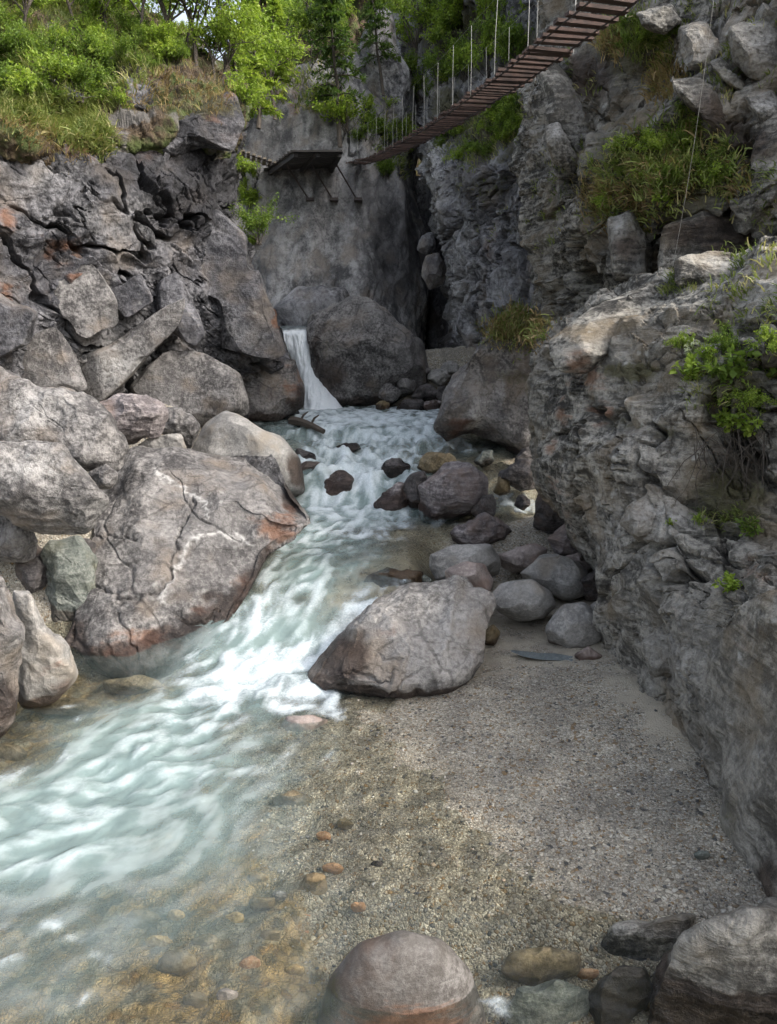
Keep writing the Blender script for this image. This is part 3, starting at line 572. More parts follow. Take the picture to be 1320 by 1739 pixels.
block([(410, 632), (470, 612), (500, 608), (520, 655), (518, 692), (470, 718), (415, 712)], 20.0, .8, 26, 'pale', [(500, 660, 18, 60, 0, .5), (515, 690, 30, 40, 2, .9)], rough=.5)
block([(0, 632), (55, 565), (92, 552), (132, 602), (152, 665), (60, 668)], 15.4, .5, 27, 'pale', rough=.8)
block([(130, 605), (190, 590), (282, 515), (320, 500), (300, 560), (220, 640), (165, 690), (140, 660)], 16.4, .5, 28, 'pale', [(190, 620, 60, 30, 3, .7)], rough=.6)
block([(-60, 480), (0, 500), (65, 530), (55, 580), (0, 610), (-60, 600)], 14.6, .5, 29, rough=.8)
# hillside above the left cliff
rows = [
    [(-220, 260, 13.8), (0, 275, 15.7), (100, 300, 16.6), (200, 300, 17.8), (300, 280, 18.9), (375, 260, 19.8), (402, 265, 22), (395, 265, 27)],
    [(-220, 195, 13.3), (0, 212, 15.0), (100, 238, 16.0), (200, 228, 17.1), (300, 212, 18.2), (385, 205, 19.3), (418, 212, 22), (408, 218, 27)],
    [(-220, 150, 14.0), (0, 175, 16.0), (100, 190, 17.2), (200, 200, 18.2), (300, 180, 18.8), (380, 170, 19.4), (412, 175, 22), (400, 180, 28)],
    [(-220, 70, 15.5), (0, 110, 17.6), (100, 120, 18.6), (200, 130, 19.4), (290, 120, 19.6), (350, 125, 20.8), (395, 140, 23), (390, 150, 29)],
    [(-220, 0, 17.5), (0, 40, 19.6), (100, 50, 20.6), (200, 70, 21.4), (280, 70, 21.6), (340, 90, 23), (375, 115, 25), (370, 120, 30)],
    [(-220, -70, 20), (0, -30, 22), (100, -10, 23), (200, 20, 24), (280, 40, 24.5), (330, 70, 26), (360, 100, 28), (350, 110, 32)],
    [(-220, -90, 24), (0, -40, 26), (100, -10, 28), (200, 25, 29), (280, 50, 30), (330, 80, 31), (350, 110, 33), (340, 120, 36)]]
tag(sheet('hillside_left', rows, 220, 330, M['earth'], [('facet', .7, .35, .04, 2), ('fbm', .9, .35, 6), ('facet', 2.5, .10, .02, 6)], 41), kind='structure')
hill_l = [o for o in COL.objects if o.name == 'hillside_left'][0]
for k, (ol, Yb, th, rg_) in enumerate([([(190, 240), (240, 205), (320, 175), (395, 160), (416, 210), (400, 262), (340, 250), (270, 268), (205, 268)], 18.6, .8, .9), ([(175, 150), (215, 130), (265, 150), (250, 200), (190, 205)], 18.4, .5, .9), ([(180, 100), (225, 92), (252, 135), (205, 150)], 19.2, .4, .9), ([(60, 150), (110, 135), (150, 165), (110, 190), (70, 185)], 17.6, .4, .9)]):
    boulder('rock_block', ol, Yb, th, M['cliff'], seed=560 + k, parent=hill_l, stains=[(300, 215, 140, 40, 2, .6), (330, 180, 100, 30, 1, .8), (380, 180, 40, 50, 0, .5), (210, 140, 40, 30, 1, .5)], n=64, p=3, rough=rg_ * .8, back=1.2, wet_h=0, hit_me=True)  # dark stain paints shade under the overhanging brink, besides moss and rust
# cliff across the gorge, with the platform
rows = [
    [(405, 175, 37), (418, 165, 33.5), (480, 125, 33), (560, 95, 33), (625, 90, 34), (690, 110, 35), (705, 110, 41)],
    [(410, 210, 36), (414, 205, 33), (480, 200, 32.3), (570, 200, 32.2), (640, 210, 33), (700, 215, 34.5), (708, 215, 40)],
    [(395, 290, 36), (400, 290, 32.7), (480, 290, 32.0), (570, 290, 32.0), (650, 290, 32.3), (695, 300, 33.5), (702, 300, 40)],
    [(390, 400, 36), (410, 400, 32.3), (500, 400, 31.5), (570, 400, 31.4), (650, 400, 31.8), (712, 400, 33), (718, 400, 39)],
    [(390, 500, 36), (425, 500, 31.8), (520, 500, 31), (590, 490, 30.8), (650, 490, 31.3), (718, 490, 32.8), (724, 490, 39)],
    [(400, 590, 35), (440, 590, 31.3), (530, 570, 30.5), (600, 570, 30.3), (660, 570, 31), (708, 560, 32.5), (712, 565, 39)],
    [(400, 720, 34), (440, 720, 30.3), (530, 720, 29.8), (600, 720, 29.6), (660, 720, 30), (705, 720, 31), (715, 720, 38)]]
CS = [(670, 430, 55, 120, 2, .9), (560, 150, 60, 40, 2, .5), (500, 180, 30, 50, 0, .35), (530, 165, 40, 30, 0, .3), (540, 380, 60, 90, 3, .25), (470, 380, 30, 90, 3, .3), (470, 130, 50, 16, 1, .6), (560, 330, 10, 70, 2, .6), (620, 360, 12, 60, 2, .5), (500, 560, 30, 40, 2, .8)]
tag(sheet('cliff_middle', rows, 250, 240, M['mid'], [('chip', .28, .9, 1, (.2, .3, .5), (1.2, 1.2, .35)), ('facet', .5, .12, .03, 4, (.1, .2, .5), (1.3, 1.3, .4)), ('fbm', .5, .15, 5), ('chip', 1.1, .20, 6, (.1, .2, .5), (1.4, 1.3, .35)), ('crev', .5, .3, .07, (.1, .2, .3), (1.6, 1.4, .3)), ('chip', 3, .04, 6)], 51, CS, .5), kind='structure')
# gorge wall on the far right
rows = [
    [(640, -120, 46), (720, -120, 40), (800, -120, 33), (880, -120, 27), (960, -100, 23), (1050, -80, 21)],
    [(660, 50, 42), (728, 60, 36), (800, 70, 31), (880, 60, 26), (950, 60, 22), (1040, 60, 20)],
    [(690, 150, 40), (728, 160, 32.5), (800, 160, 28.5), (880, 150, 24.5), (950, 140, 21.5), (1040, 140, 19.6)],
    [(712, 260, 39), (724, 260, 30.5), (800, 280, 25.5), (880, 262, 22.6), (950, 260, 20.6), (1040, 260, 19)],
    [(735, 350, 38), (742, 350, 29.5), (800, 350, 25.8), (880, 350, 22.8), (950, 350, 20.6), (1040, 350, 19)],
    [(752, 450, 37), (758, 450, 29), (810, 450, 25.8), (880, 450, 22.8), (950, 450, 20.5), (1040, 450, 19)],
    [(768, 570, 36), (768, 570, 28.5), (812, 560, 25.2), (880, 560, 22.2), (950, 560, 20), (1040, 560, 18.6)],
    [(780, 720, 35), (780, 720, 26), (812, 720, 24), (880, 720, 21.5), (950, 720, 19.4), (1040, 720, 18)]]
RS = [(850, 220, 100, 60, 1, .9), (760, 190, 40, 60, 1, .8), (820, 320, 120, 40, 1, .5), (900, 100, 80, 80, 1, .8), (780, 60, 80, 90, 1, .9), (735, 330, 16, 110, 3, .8), (775, 470, 26, 100, 3, .45), (860, 430, 60, 90, 2, .45), (830, 420, 30, 60, 0, .3), (745, 600, 50, 60, 2, .8)]
tag(sheet('cliff_gorge', rows, 330, 300, M['far'], [('chip', .33, 1.3, 1, (.4, .7, .5), (1.5, 1.2, .5)), ('facet', .7, .25, .04, 4, (.4, .7, .5), (1.5, 1.2, .5)), ('strata', (.8, .1, .5), .8, .2), ('chip', 1.1, .35, 4, (.4, .7, .5), (1.5, 1.2, .6)), ('fbm', .6, .15, 5), ('crev', .4, .6, .09, (.4, .7, .5), (1.6, 1.2, .5)), ('crev', 1.1, .22, .10, (.4, .7, .5), (1.6, 1.2, .5)), ('chip', 3, .09, 6, (.4, .7, .5), (1.5, 1.2, .6))], 61, RS, .4), kind='structure')
rows = [[(670, y, 36.5), (720, y, 35.5), (760, y, 34), (820, y, 33)] for y in (300, 420, 540, 660)]
tag(sheet('cliff_cleft', rows, 60, 60, M['far'], [('facet', .4, .5, .1, 1), ('fbm', .6, .3, 5)], 66, [(730, 500, 90, 200, 2, .9)]), kind='structure')  # gloom of the deep cleft painted over its whole back wall
# wall at upper right
rows = [
    [(955, -150, 24), (965, -150, 19), (1040, -130, 16), (1120, -130, 14.6), (1200, -130, 13.6), (1300, -130, 12.6), (1480, -130, 11)],
    [(925, 20, 23), (932, 20, 18.5), (1030, 20, 15.6), (1110, 20, 14), (1200, 0, 13), (1300, 0, 12), (1480, 0, 10.5)],
    [(900, 110, 23), (906, 110, 18), (1000, 110, 15.4), (1100, 110, 13.8), (1200, 110, 12.5), (1300, 110, 11.8), (1480, 110, 10)],
    [(895, 220, 23), (900, 220, 18), (985, 210, 15), (1080, 200, 13.2), (1190, 200, 12.0), (1300, 220, 11.0), (1480, 220, 9.8)],
    [(895, 330, 23), (900, 330, 18), (980, 330, 14.5), (1060, 340, 12.6), (1180, 330, 11.7), (1300, 330, 10.9), (1480, 330, 9.6)],
    [(900, 420, 23), (905, 420, 18.2), (975, 420, 15), (1060, 420, 13.3), (1180, 410, 12.4), (1300, 400, 11.4), (1480, 400, 9.6)],
    [(910, 560, 23), (918, 560, 18.4), (980, 540, 15.5), (1060, 520, 13.8), (1180, 500, 12.6), (1300, 480, 11.6), (1480, 470, 9.8)],
    [(915, 700, 23), (922, 700, 18), (985, 680, 15.5), (1060, 660, 13.8), (1180, 640, 12.6), (1300, 600, 11.6), (1480, 580, 9.8)]]
US = [(1120, 290, 160, 110, 1, .85), (1070, 80, 80, 70, 1, .7), (1240, 240, 90, 50, 2, .9), (1180, 400, 90, 60, 2, .7), (1000, 130, 70, 60, 2, .75), (1240, 60, 80, 60, 3, .35), (960, 270, 40, 80, 0, .3), (1060, 400, 25, 40, 3, .8), (935, 230, 30, 60, 3, .5), (1000, 480, 80, 60, 1, .4)]
tag(sheet('cliff_right', rows, 380, 420, M['wall'], [('chip', .45, .9, 1, (.3, .8, .4), (1.4, 1, .6)), ('facet', .9, .2, .03, 4, (.3, .8, .4), (1.5, 1, .6)), ('strata', (.75, -.2, .6), 1.2, .14), ('chip', 1.6, .26, 4, (.3, .8, .4), (1.5, 1, .6)), ('fbm', .8, .12, 4), ('crev', .5, .5, .09, (.3, .8, .4), (1.5, 1, .6)), ('crev', 1.4, .18, .10, (.3, .8, .4), (1.6, 1, .6)), ('chip', 4.5, .07, 6, (.3, .8, .4), (1.5, 1, .6))], 71, US), kind='structure')
cliff_r = [o for o in COL.objects if o.name == 'cliff_right'][0]
for k, (ol, Yb, th, mt, stn, rg_) in enumerate([
    ([(1130, 128), (1190, 132), (1265, 190), (1340, 268), (1345, 340), (1290, 300), (1225, 245), (1160, 185)], 12.25, .7, 'wall', [(1240, 220, 140, 100, 2, .8)], .8),
    ([(1150, 45), (1200, 38), (1228, 90), (1212, 132), (1165, 112)], 12.6, .5, 'wall', [(1190, 80, 30, 40, 3, .5)], .7),
    ([(1232, 42), (1325, 28), (1340, 130), (1290, 142), (1245, 102)], 12.0, .6, 'wall', [(1290, 80, 40, 40, 3, .5)], .7),
    ([(1262, 162), (1312, 150), (1335, 205), (1300, 225)], 11.4, .4, 'wall', [(1300, 180, 30, 20, 3, .6)], .8),
    ([(1080, 20), (1140, 5), (1160, 35), (1130, 60), (1090, 45)], 13.4, .4, 'wall', [], .8),
    ([(905, 108), (945, 104), (1008, 196), (1032, 290), (990, 284), (930, 205)], 15.8, .45, 'wall', [(960, 170, 40, 60, 2, .5), (975, 230, 14, 60, 3, .5)], .6),
    ([(925, 215), (950, 205), (985, 270), (975, 300), (935, 275)], 15.3, .4, 'wall', [(945, 220, 20, 20, 3, .7)], .7),
    ([(1112, 372), (1200, 346), (1292, 370), (1325, 408), (1200, 452), (1118, 474)], 11.9, .5, 'wall', [(1210, 400, 120, 50, 2, .8)], .5),
    ([(1030, 372), (1075, 350), (1110, 420), (1104, 484), (1040, 474)], 12.9, .5, 'wall', [(1070, 420, 50, 60, 2, .6), (1050, 385, 14, 30, 3, .8), (1085, 450, 12, 20, 3, .8)], .5),
    ([(1245, 150), (1200, 105), (1225, 98), (1275, 150), (1270, 165)], 12.0, .3, 'wall', [], .7)]):
    boulder('rock_block', ol, Yb + .22, th, M[mt], seed=500 + k, parent=cliff_r, stains=stn, n=56, p=3.2, rough=rg_, back=.8, wet_h=0)
# mountainside beyond
rows = [[(380, 420, 38), (560, 420, 39), (760, 420, 41), (980, 420, 40)], [(395, 150, 41), (560, 180, 42), (760, 180, 43), (980, 180, 42)],
        [(405, 20, 46), (560, 0, 46), (760, 0, 46), (980, 0, 45)], [(430, -140, 52), (560, -200, 52), (760, -220, 52), (980, -220, 50)]]
tag(sheet('mountainside', rows, 180, 200, M['earth'], [('facet', .3, 1.3, .1, 1), ('fbm', .4, .8, 6), ('facet', 1, .3, 0, 3)], 81), kind='structure')

# ------------------------------------------------------------------ rock outcrop on the right bank
r8 = [(1110, 1235, 11), (1075, 1228, 7.7), (1140, 1262, 7.05), (1190, 1305, 6.5), (1218, 1420, 5.6), (1300, 1545, 4.7), (1490, 1720, 3.8), (1900, 1900, 2.7)]
rows = [  # last column lies out of view, added and raised to shade the beach
    [(945, 620, 17), (965, 560, 16), (1040, 505, 15), (1120, 480, 14), (1220, 445, 13), (1330, 430, 12), (1490, 420, 11), (1900, 210, 7.5)],
    [(935, 600, 15.5), (955, 545, 14), (1030, 492, 12.6), (1120, 466, 11.5), (1220, 428, 10.6), (1330, 412, 9.8), (1490, 400, 9), (1900, 190, 6.6)],
    [(915, 600, 14.6), (930, 566, 12.3), (1020, 525, 11), (1120, 500, 10), (1220, 475, 9.2), (1330, 455, 8.5), (1490, 430, 7.8), (1900, 230, 5.8)],
    [(905, 650, 14.4), (904, 655, 11.8), (1000, 620, 9.9), (1110, 600, 8.9), (1220, 585, 8.2), (1330, 565, 7.7), (1490, 540, 7.0), (1900, 420, 5.2)],
    [(912, 760, 14), (905, 755, 11.3), (985, 740, 9.3), (1100, 720, 8.3), (1215, 705, 7.9), (1330, 690, 7.6), (1490, 680, 6.8), (1900, 620, 4.7)],
    [(950, 860, 13.5), (936, 850, 10.7), (1010, 845, 8.9), (1110, 830, 7.9), (1210, 830, 7.9), (1330, 820, 7.5), (1500, 800, 6.4), (1900, 800, 4.3)],
    [(1020, 975, 13), (1000, 955, 10.0), (1060, 955, 8.5), (1130, 950, 7.5), (1205, 960, 7.1), (1330, 960, 6.4), (1500, 950, 5.6), (1900, 980, 3.9)],
    [(1050, 1080, 12), (1036, 1080, 9.2), (1080, 1080, 8.0), (1150, 1080, 7.1), (1215, 1080, 6.5), (1325, 1080, 5.5), (1500, 1080, 4.7), (1900, 1150, 3.4)],
    [(1075, 1210, 11), (1058, 1205, 8.0), (1110, 1200, 7.4), (1172, 1200, 6.8), (1225, 1225, 6.05), (1325, 1225, 5.1), (1500, 1225, 4.3), (1900, 1400, 3.0)],
    r8, below(r8)]
OS = [(1000, 640, 40, 30, 0, .6), (960, 700, 14, 40, 0, .65), (1020, 700, 20, 25, 0, .7), (940, 800, 20, 90, 0, .4), (970, 870, 40, 60, 0, .25), (1070, 630, 60, 18, 1, .9), (1050, 720, 40, 25, 1, .5), (1130, 740, 40, 30, 1, .5), (1240, 840, 90, 90, 1, .75), (1250, 780, 100, 60, 2, .6), (1250, 660, 80, 60, 1, .8),  # shade of the right-hand recess painted in with the wet channel
      (1070, 900, 60, 60, 3, .5), (1130, 870, 40, 40, 3, .6), (1100, 760, 60, 30, 3, .4), (1200, 620, 30, 40, 3, .35), (1280, 480, 60, 50, 3, .35), (1010, 960, 30, 90, 1, .35), (1290, 970, 50, 30, 0, .5), (1230, 1400, 30, 90, 1, .5), (1290, 1500, 30, 70, 2, .7), (1195, 1330, 14, 50, 2, .7), (1300, 1050, 60, 60, 0, .35), (1150, 1110, 50, 60, 3, .3)]
outcrop = sheet('rock_outcrop', rows, 620, 470, M['wall'], [('chip', .75, .50, 1, (.3, -.7, .3), (1.2, 1, .7)), ('facet', 1.3, .09, .015, 9, (.3, -.7, .3), (1.4, 1, .6)), ('strata', (.75, -.1, .62), 2.6, .05), ('chip', 2.0, .17, 4, (.3, -.7, .3), (1.5, 1, .6)), ('fbm', 1.0, .10, 4), ('chip', 6, .03, 6, (.3, -.7, .3), (1.6, 1, .55)), ('crev', .7, .28, .08, (.3, -.7, .3), (1.6, 1, .6)), ('crev', 1.8, .07, .07, (.3, -.7, .3), (2.2, 1, .4)), ('fbm', 9, .008, 4)], 91, OS)
tag(outcrop, 'huge layered grey rock wall overhanging the gravel beach on the right bank', 'rock outcrop')

for k, (ol, Yb, th, stn, rg_, ti) in enumerate([
    ([(925, 580), (960, 545), (1030, 505), (1115, 475), (1185, 500), (1215, 560), (1165, 632), (1110, 645), (1040, 612), (985, 640), (928, 640)], 10.0, .5, [(985, 630, 26, 30, 0, .6), (1000, 560, 60, 30, 1, .25)], .55, .6),
    ([(1045, 890), (1070, 850), (1115, 832), (1145, 868), (1130, 905), (1085, 918)], 8.0, .3, [(1100, 870, 40, 30, 3, .6)], .9, .2),
    ([(1060, 680), (1110, 650), (1195, 690), (1165, 745), (1085, 735)], 8.6, .35, [(1120, 735, 60, 16, 1, .7)], .8, .3),
    ([(1150, 440), (1215, 425), (1290, 445), (1280, 480), (1200, 500), (1150, 480)], 10.0, .4, [(1240, 455, 40, 20, 3, .5)], .8, .2),
    ([(1196, 1040, 6.35), (1260, 1010, 6.0), (1335, 990, 5.6), (1370, 1300, 4.7), (1350, 1560, 4.4), (1302, 1535, 4.72), (1222, 1412, 5.5), (1203, 1290, 6.2), (1188, 1150, 6.55)], 5.6, .3, [(1260, 1100, 50, 90, 0, .25), (1240, 1400, 30, 90, 1, .45), (1310, 1500, 30, 70, 2, .8)], .8, 0),
    ([(1085, 1090), (1140, 1050), (1175, 1080), (1160, 1140), (1110, 1150)], 7.35, .25, [(1130, 1090, 40, 30, 3, .4)], .8, .2)]):
    boulder('rock_block', ol, Yb + .12, th * .8, M['wall'], seed=530 + k, parent=outcrop, stains=stn, n=130, p=3.0, rough=rg_, back=.6, wet_h=0, tilt=ti)
# ------------------------------------------------------------------ boulders
b = boulder
b('boulder', [(525, 1155), (545, 1110), (600, 1060), (650, 1020), (700, 996), (745, 981), (790, 981), (800, 1003), (834, 1022), (828, 1060), (812, 1110), (790, 1150), (760, 1170), (710, 1178), (690, 1196), (640, 1210), (590, 1202), (545, 1178)], 8.95, .75, M['tilted'],
  'large tilted grey boulder with a dark wet left end, beside the gravel beach', n=150, tilt=.55, seed=3, cuts=10, rough=.8, smooth=True, lines=[([(610, 1140), (635, 1160), (657, 1156), (668, 1140)], 3, .05, 2, .5), ([(575, 1138), (625, 1136)], 2.4, .035, 2, .4), ([(635, 1110), (680, 1122)], 2.4, .03, 2, .3), ([(655, 1180), (700, 1150)], 2.6, .035, 2, .4), ([(775, 985), (764, 1042), (752, 1112)], 11, -.06, None, 0), ([(600, 1065), (650, 1040), (690, 1100), (655, 1190)], 9, -.03, None, 0), ([(545, 1150), (600, 1185)], 2.2, -.01, 3, .7)], stains=[(585, 1120, 55, 50, 2, .95), (560, 1170, 40, 30, 2, 1.0), (660, 1190, 70, 14, 2, .7), (610, 1080, 40, 30, 2, .5), (760, 1080, 40, 60, 3, .35), (660, 1070, 25, 14, 0, .3)], wet_h=.04, p=2.8)  # crack lines also darkened, shade of their depth in the colour
b('boulder', [(708, 830), (718, 800), (748, 783), (800, 785), (830, 812), (830, 845), (815, 872), (770, 884), (718, 892), (708, 862)], 14.3, .8, M['streak'], 'streaked purple grey boulder standing midstream below the cascade', n=70, seed=4, cuts=8, rough=.6, p=3.2, wet_h=.05)
b('boulder', [(683, 830), (698, 806), (722, 800), (730, 840), (718, 868), (697, 866)], 14.7, .5, M['dark'], 'dark narrow rock leaning on the streaked purple midstream boulder', seed=5, rough=.7)
b('boulder', [(524, 552), (528, 530), (560, 512), (625, 500), (655, 513), (680, 550), (705, 580), (732, 625), (728, 655), (695, 675), (660, 698), (600, 702), (560, 690), (537, 625), (533, 582)], 25.4, 1.5, M['pale'], 'huge grey boulder beside the waterfall, dark on its lower face', n=100, seed=6, cuts=9, rough=.8, p=2.8,
  stains=[(560, 640, 45, 45, 2, .65), (620, 690, 80, 14, 2, .8), (536, 600, 10, 60, 2, .7), (560, 590, 40, 30, 1, .4), (620, 530, 60, 30, 3, .3)], wet_h=.25)
b('boulder', [(538, 1730), (562, 1655), (610, 1598), (680, 1578), (752, 1596), (800, 1652), (826, 1730), (830, 1830), (690, 1930), (545, 1830)], 4.18, .5, M['dome'], 'round speckled grey boulder breaking the water at the bottom edge', n=90, seed=7, cuts=0, rough=.12, p=2.1, wet_h=.0, stains=[(690, 1745, 120, 45, 0, .9), (560, 1700, 30, 70, 1, .6)], smooth=True)
b('boulder', [(1068, 1700), (1105, 1640), (1180, 1585), (1260, 1552), (1330, 1545), (1430, 1585), (1450, 1850), (1090, 1850)], 4.2, .6, M['wall'], 'jagged grey rock in the bottom corner below the rock wall', n=90, seed=8, cuts=8, rough=1.0, stains=[(1110, 1700, 60, 70, 2, .95), (1220, 1730, 140, 26, 2, .95), (1150, 1650, 30, 30, 2, .6)])
b('boulder', [(1012, 1605), (1045, 1572), (1110, 1552), (1185, 1548), (1205, 1590), (1170, 1650), (1040, 1665)], 4.66, .32, M['wall'], 'flat dark grey rock awash above the jagged corner rock', seed=9, rough=.6, wet_h=0)
b('boulder', [(835, 1650), (870, 1615), (930, 1605), (985, 1620), (985, 1655), (920, 1680), (860, 1675)], 4.45, .2, M['ochre'], 'ochre rock under shallow water between the round boulder and the corner rock', seed=10, rough=.35, wet_h=0)
b('boulder', [(850, 1715), (880, 1675), (950, 1660), (1005, 1680), (1000, 1740), (930, 1775), (870, 1765)], 4.2, .2, M['green'], 'blue green rock under water at the bottom edge, right of the round boulder', seed=11, rough=.5, wet_h=0)
b('boulder', [(1000, 1690), (1050, 1640), (1100, 1640), (1110, 1700), (1060, 1760), (1005, 1760)], 4.2, .22, M['green'], 'greenish wet rock against the side of the jagged corner rock', seed=12, rough=.6, wet_h=.2)
# left bank
b('boulder', [(58, 1125), (78, 1040), (118, 955), (140, 850), (180, 788), (240, 766), (320, 762), (430, 766), (480, 765), (508, 830), (545, 882), (528, 912), (465, 948), (432, 998), (392, 1058), (352, 1108), (290, 1140), (200, 1130)], 11.2, .9, M['pale'],
  'great cracked slab boulder on the left bank with rust stains at the water', n=210, tilt=.75, seed=13, cuts=9, rough=.8, p=3.0, smooth=True, lines=[([(142, 990), (195, 1009), (200, 1025), (239, 1011), (276, 1000), (287, 979), (296, 930), (327, 850)], 3.2, .075, 2, .5), ([(135, 905), (180, 912), (233, 918)], 2.4, .05, 2, .4), ([(112, 1020), (124, 1070), (118, 1110)], 3, .06, 2, .4), ([(197, 1040), (222, 1085), (232, 1124)], 2.6, .05, 2, .4), ([(303, 1050), (349, 1059), (370, 1035)], 2.6, .05, 2, .4), ([(263, 800), (297, 824), (348, 850), (352, 880)], 3.5, -.01, 3, 1.0), ([(314, 926), (340, 910), (369, 903), (400, 910), (428, 926)], 5, -.015, 3, 1.0), ([(272, 1020), (300, 960), (318, 925)], 4, -.01, 3, .8), ([(420, 800), (452, 850), (440, 900)], 12, -.06, None, 0), ([(230, 800), (225, 900)], 14, -.05, None, 0), ([(160, 935), (185, 985)], 20, -.05, None, 0)], stains=[(470, 900, 50, 26, 0, .75), (430, 985, 30, 40, 2, .9), (380, 1050, 50, 50, 2, .8), (500, 840, 26, 50, 2, .9), (270, 1090, 80, 22, 0, .6), (200, 1100, 60, 24, 0, .4), (340, 1060, 40, 40, 0, .45), (320, 900, 120, 20, 3, .2), (140, 1000, 30, 70, 2, .4), (490, 880, 20, 30, 0, .6), (350, 1090, 90, 20, 2, .9), (450, 960, 26, 50, 2, .9), (410, 1010, 26, 50, 0, .6)], wet_h=.12, back=1.2)  # cracks carved, then tinted dark for the shade inside them; veins pale
b('boulder', [(318, 775), (345, 720), (380, 695), (420, 700), (470, 735), (508, 778), (518, 835), (480, 850), (400, 805)], 15.2, .9, M['smooth'], 'smooth pale domed boulder rising behind the great cracked slab', n=70, seed=14, cuts=3, rough=.35, p=2.3, stains=[(505, 805, 22, 40, 2, .95)])
b('boulder', [(-80, 775), (0, 755), (60, 745), (110, 765), (160, 802), (190, 850), (152, 905), (80, 908), (0, 872), (-80, 850)], 9.2, .7, M['pale'], 'lichen spotted overhanging boulder jutting out above the dark hollow', n=90, seed=15, cuts=7, rough=.8, p=2.8, stains=[(60, 790, 80, 26, 3, .4), (80, 880, 90, 16, 2, .25)], wet_h=0)
b('boulder', [(-80, 640), (0, 624), (60, 652), (130, 672), (190, 702), (214, 760), (200, 805), (140, 795), (60, 760), (-80, 770)], 11.0, .8, M['pale'], 'broad rough boulder lying against the left cliff above the overhanging one', n=80, seed=16, cuts=8, rough=1.0, p=2.8, wet_h=0, stains=[(60, 690, 70, 30, 3, .3)])
b('boulder', [(155, 695), (200, 665), (250, 668), (285, 700), (270, 737), (225, 762), (188, 752), (160, 722)], 12.6, .5, M['streak'], 'brownish angular boulder wedged behind the broad rough one', seed=17, cuts=9, n=60, wet_h=0)
b('boulder', [(265, 700), (300, 680), (338, 720), (325, 765), (290, 750), (265, 725)], 14.3, .5, M['pale'], 'light tan boulder below the left cliff, left of the pale dome', seed=18, wet_h=0)
b('boulder', [(232, 755), (262, 735), (310, 738), (316, 770), (285, 778), (245, 775)], 12.8, .3, M['smooth'], 'small whitish rock on the back edge of the great slab', seed=19, rough=.8, wet_h=0)
b('boulder', [(150, 800), (180, 786), (200, 805), (190, 830), (160, 830)], 10.4, .25, M['pale'], 'small grey rock squeezed between the overhanging boulder and the slab', seed=20, wet_h=0)
b('boulder', [(290, 770), (318, 765), (322, 785), (295, 790)], 13, .15, M['smooth'], 'fist sized pale rock beside the small whitish rock', seed=201, rough=.6, n=20, wet_h=0)
b('boulder', [(-90, 960), (0, 955), (26, 1000), (40, 1080), (30, 1180), (0, 1250), (-90, 1270)], 7.35, .5, M['pale'], 'steep grey rock at the left edge with its foot in the water', n=80, seed=33, cuts=6, rough=.8, stains=[(10, 1200, 40, 70, 2, .8)])
b('boulder', [(18, 1000), (50, 1000), (72, 1060), (120, 1108), (128, 1145), (90, 1190), (40, 1205), (15, 1150)], 8.1, .4, M['smooth'], 'pale leaning rock between the edge rock and the great slab', n=70, seed=34, cuts=7, rough=.7, p=3, stains=[(100, 1150, 40, 30, 0, .35), (100, 1170, 40, 30, 2, .6)])
b('boulder', [(-60, 870), (0, 860), (50, 890), (68, 920), (50, 950), (0, 955), (-60, 950)], 9.9, .5, M['pale'], 'shaded rounded rock in the hollow under the overhanging boulder', seed=35, n=60, wet_h=0)
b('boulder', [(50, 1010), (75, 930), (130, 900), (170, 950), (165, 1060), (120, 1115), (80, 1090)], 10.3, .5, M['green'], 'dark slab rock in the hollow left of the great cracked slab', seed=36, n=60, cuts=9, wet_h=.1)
b('boulder', [(95, 960), (120, 915), (165, 925), (175, 1010), (150, 1100), (105, 1100)], 10.6, .5, M['dark'], 'dark toned rock added in the shady hollow, touching the great slab', seed=361, n=50, wet_h=0, rough=.7)  # this and the next rock fill the hollow, its shade put into their colour
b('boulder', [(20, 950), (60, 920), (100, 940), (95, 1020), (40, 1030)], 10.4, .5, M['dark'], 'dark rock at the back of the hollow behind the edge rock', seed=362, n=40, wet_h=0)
# pile at the head of the beach
b('boulder', [(728, 940), (765, 927), (835, 922), (850, 950), (846, 975), (790, 995), (740, 988), (728, 965)], 11.6, .55, M['smooth'], 'flat topped grey boulder at the left end of the stone pile', seed=37, n=60, p=3.2, cuts=6, rough=.45)
b('boulder', [(755, 968), (790, 952), (825, 957), (840, 985), (832, 1008), (790, 1014), (762, 998)], 10.5, .5, M['pink'], 'pinkish rounded boulder between the flat topped and the large tilted boulder', seed=38, n=50, p=2.3, cuts=3, rough=.35)
b('boulder', [(826, 1012), (855, 987), (905, 982), (937, 1005), (947, 1030), (925, 1052), (880, 1055), (840, 1038)], 10.2, .5, M['smooth'], 'smooth oval grey boulder overhanging the dark gap at the head of the beach', seed=39, n=60, p=2.5, cuts=4, rough=.35)
b('boulder', [(880, 972), (925, 940), (970, 940), (1002, 975), (1000, 1012), (960, 1022), (920, 1002), (890, 988)], 11.3, .6, M['smooth'], 'blocky grey boulder in the middle of the stone pile behind the oval one', seed=42, n=60, p=3.0, cuts=6, rough=.5)
b('boulder', [(848, 940), (905, 920), (932, 932), (920, 962), (870, 975), (850, 962)], 12.0, .4, M['pink'], 'long tan boulder at the back of the pile next to the flat topped one', seed=43, n=50, cuts=5, rough=.5)
b('boulder', [(928, 915), (962, 885), (986, 890), (1002, 925), (992, 945), (945, 942)], 12.3, .5, M['streak'], 'angular grey boulder at the back of the pile near the rock wall', seed=44, n=50, cuts=8, p=3.2, rough=.5)
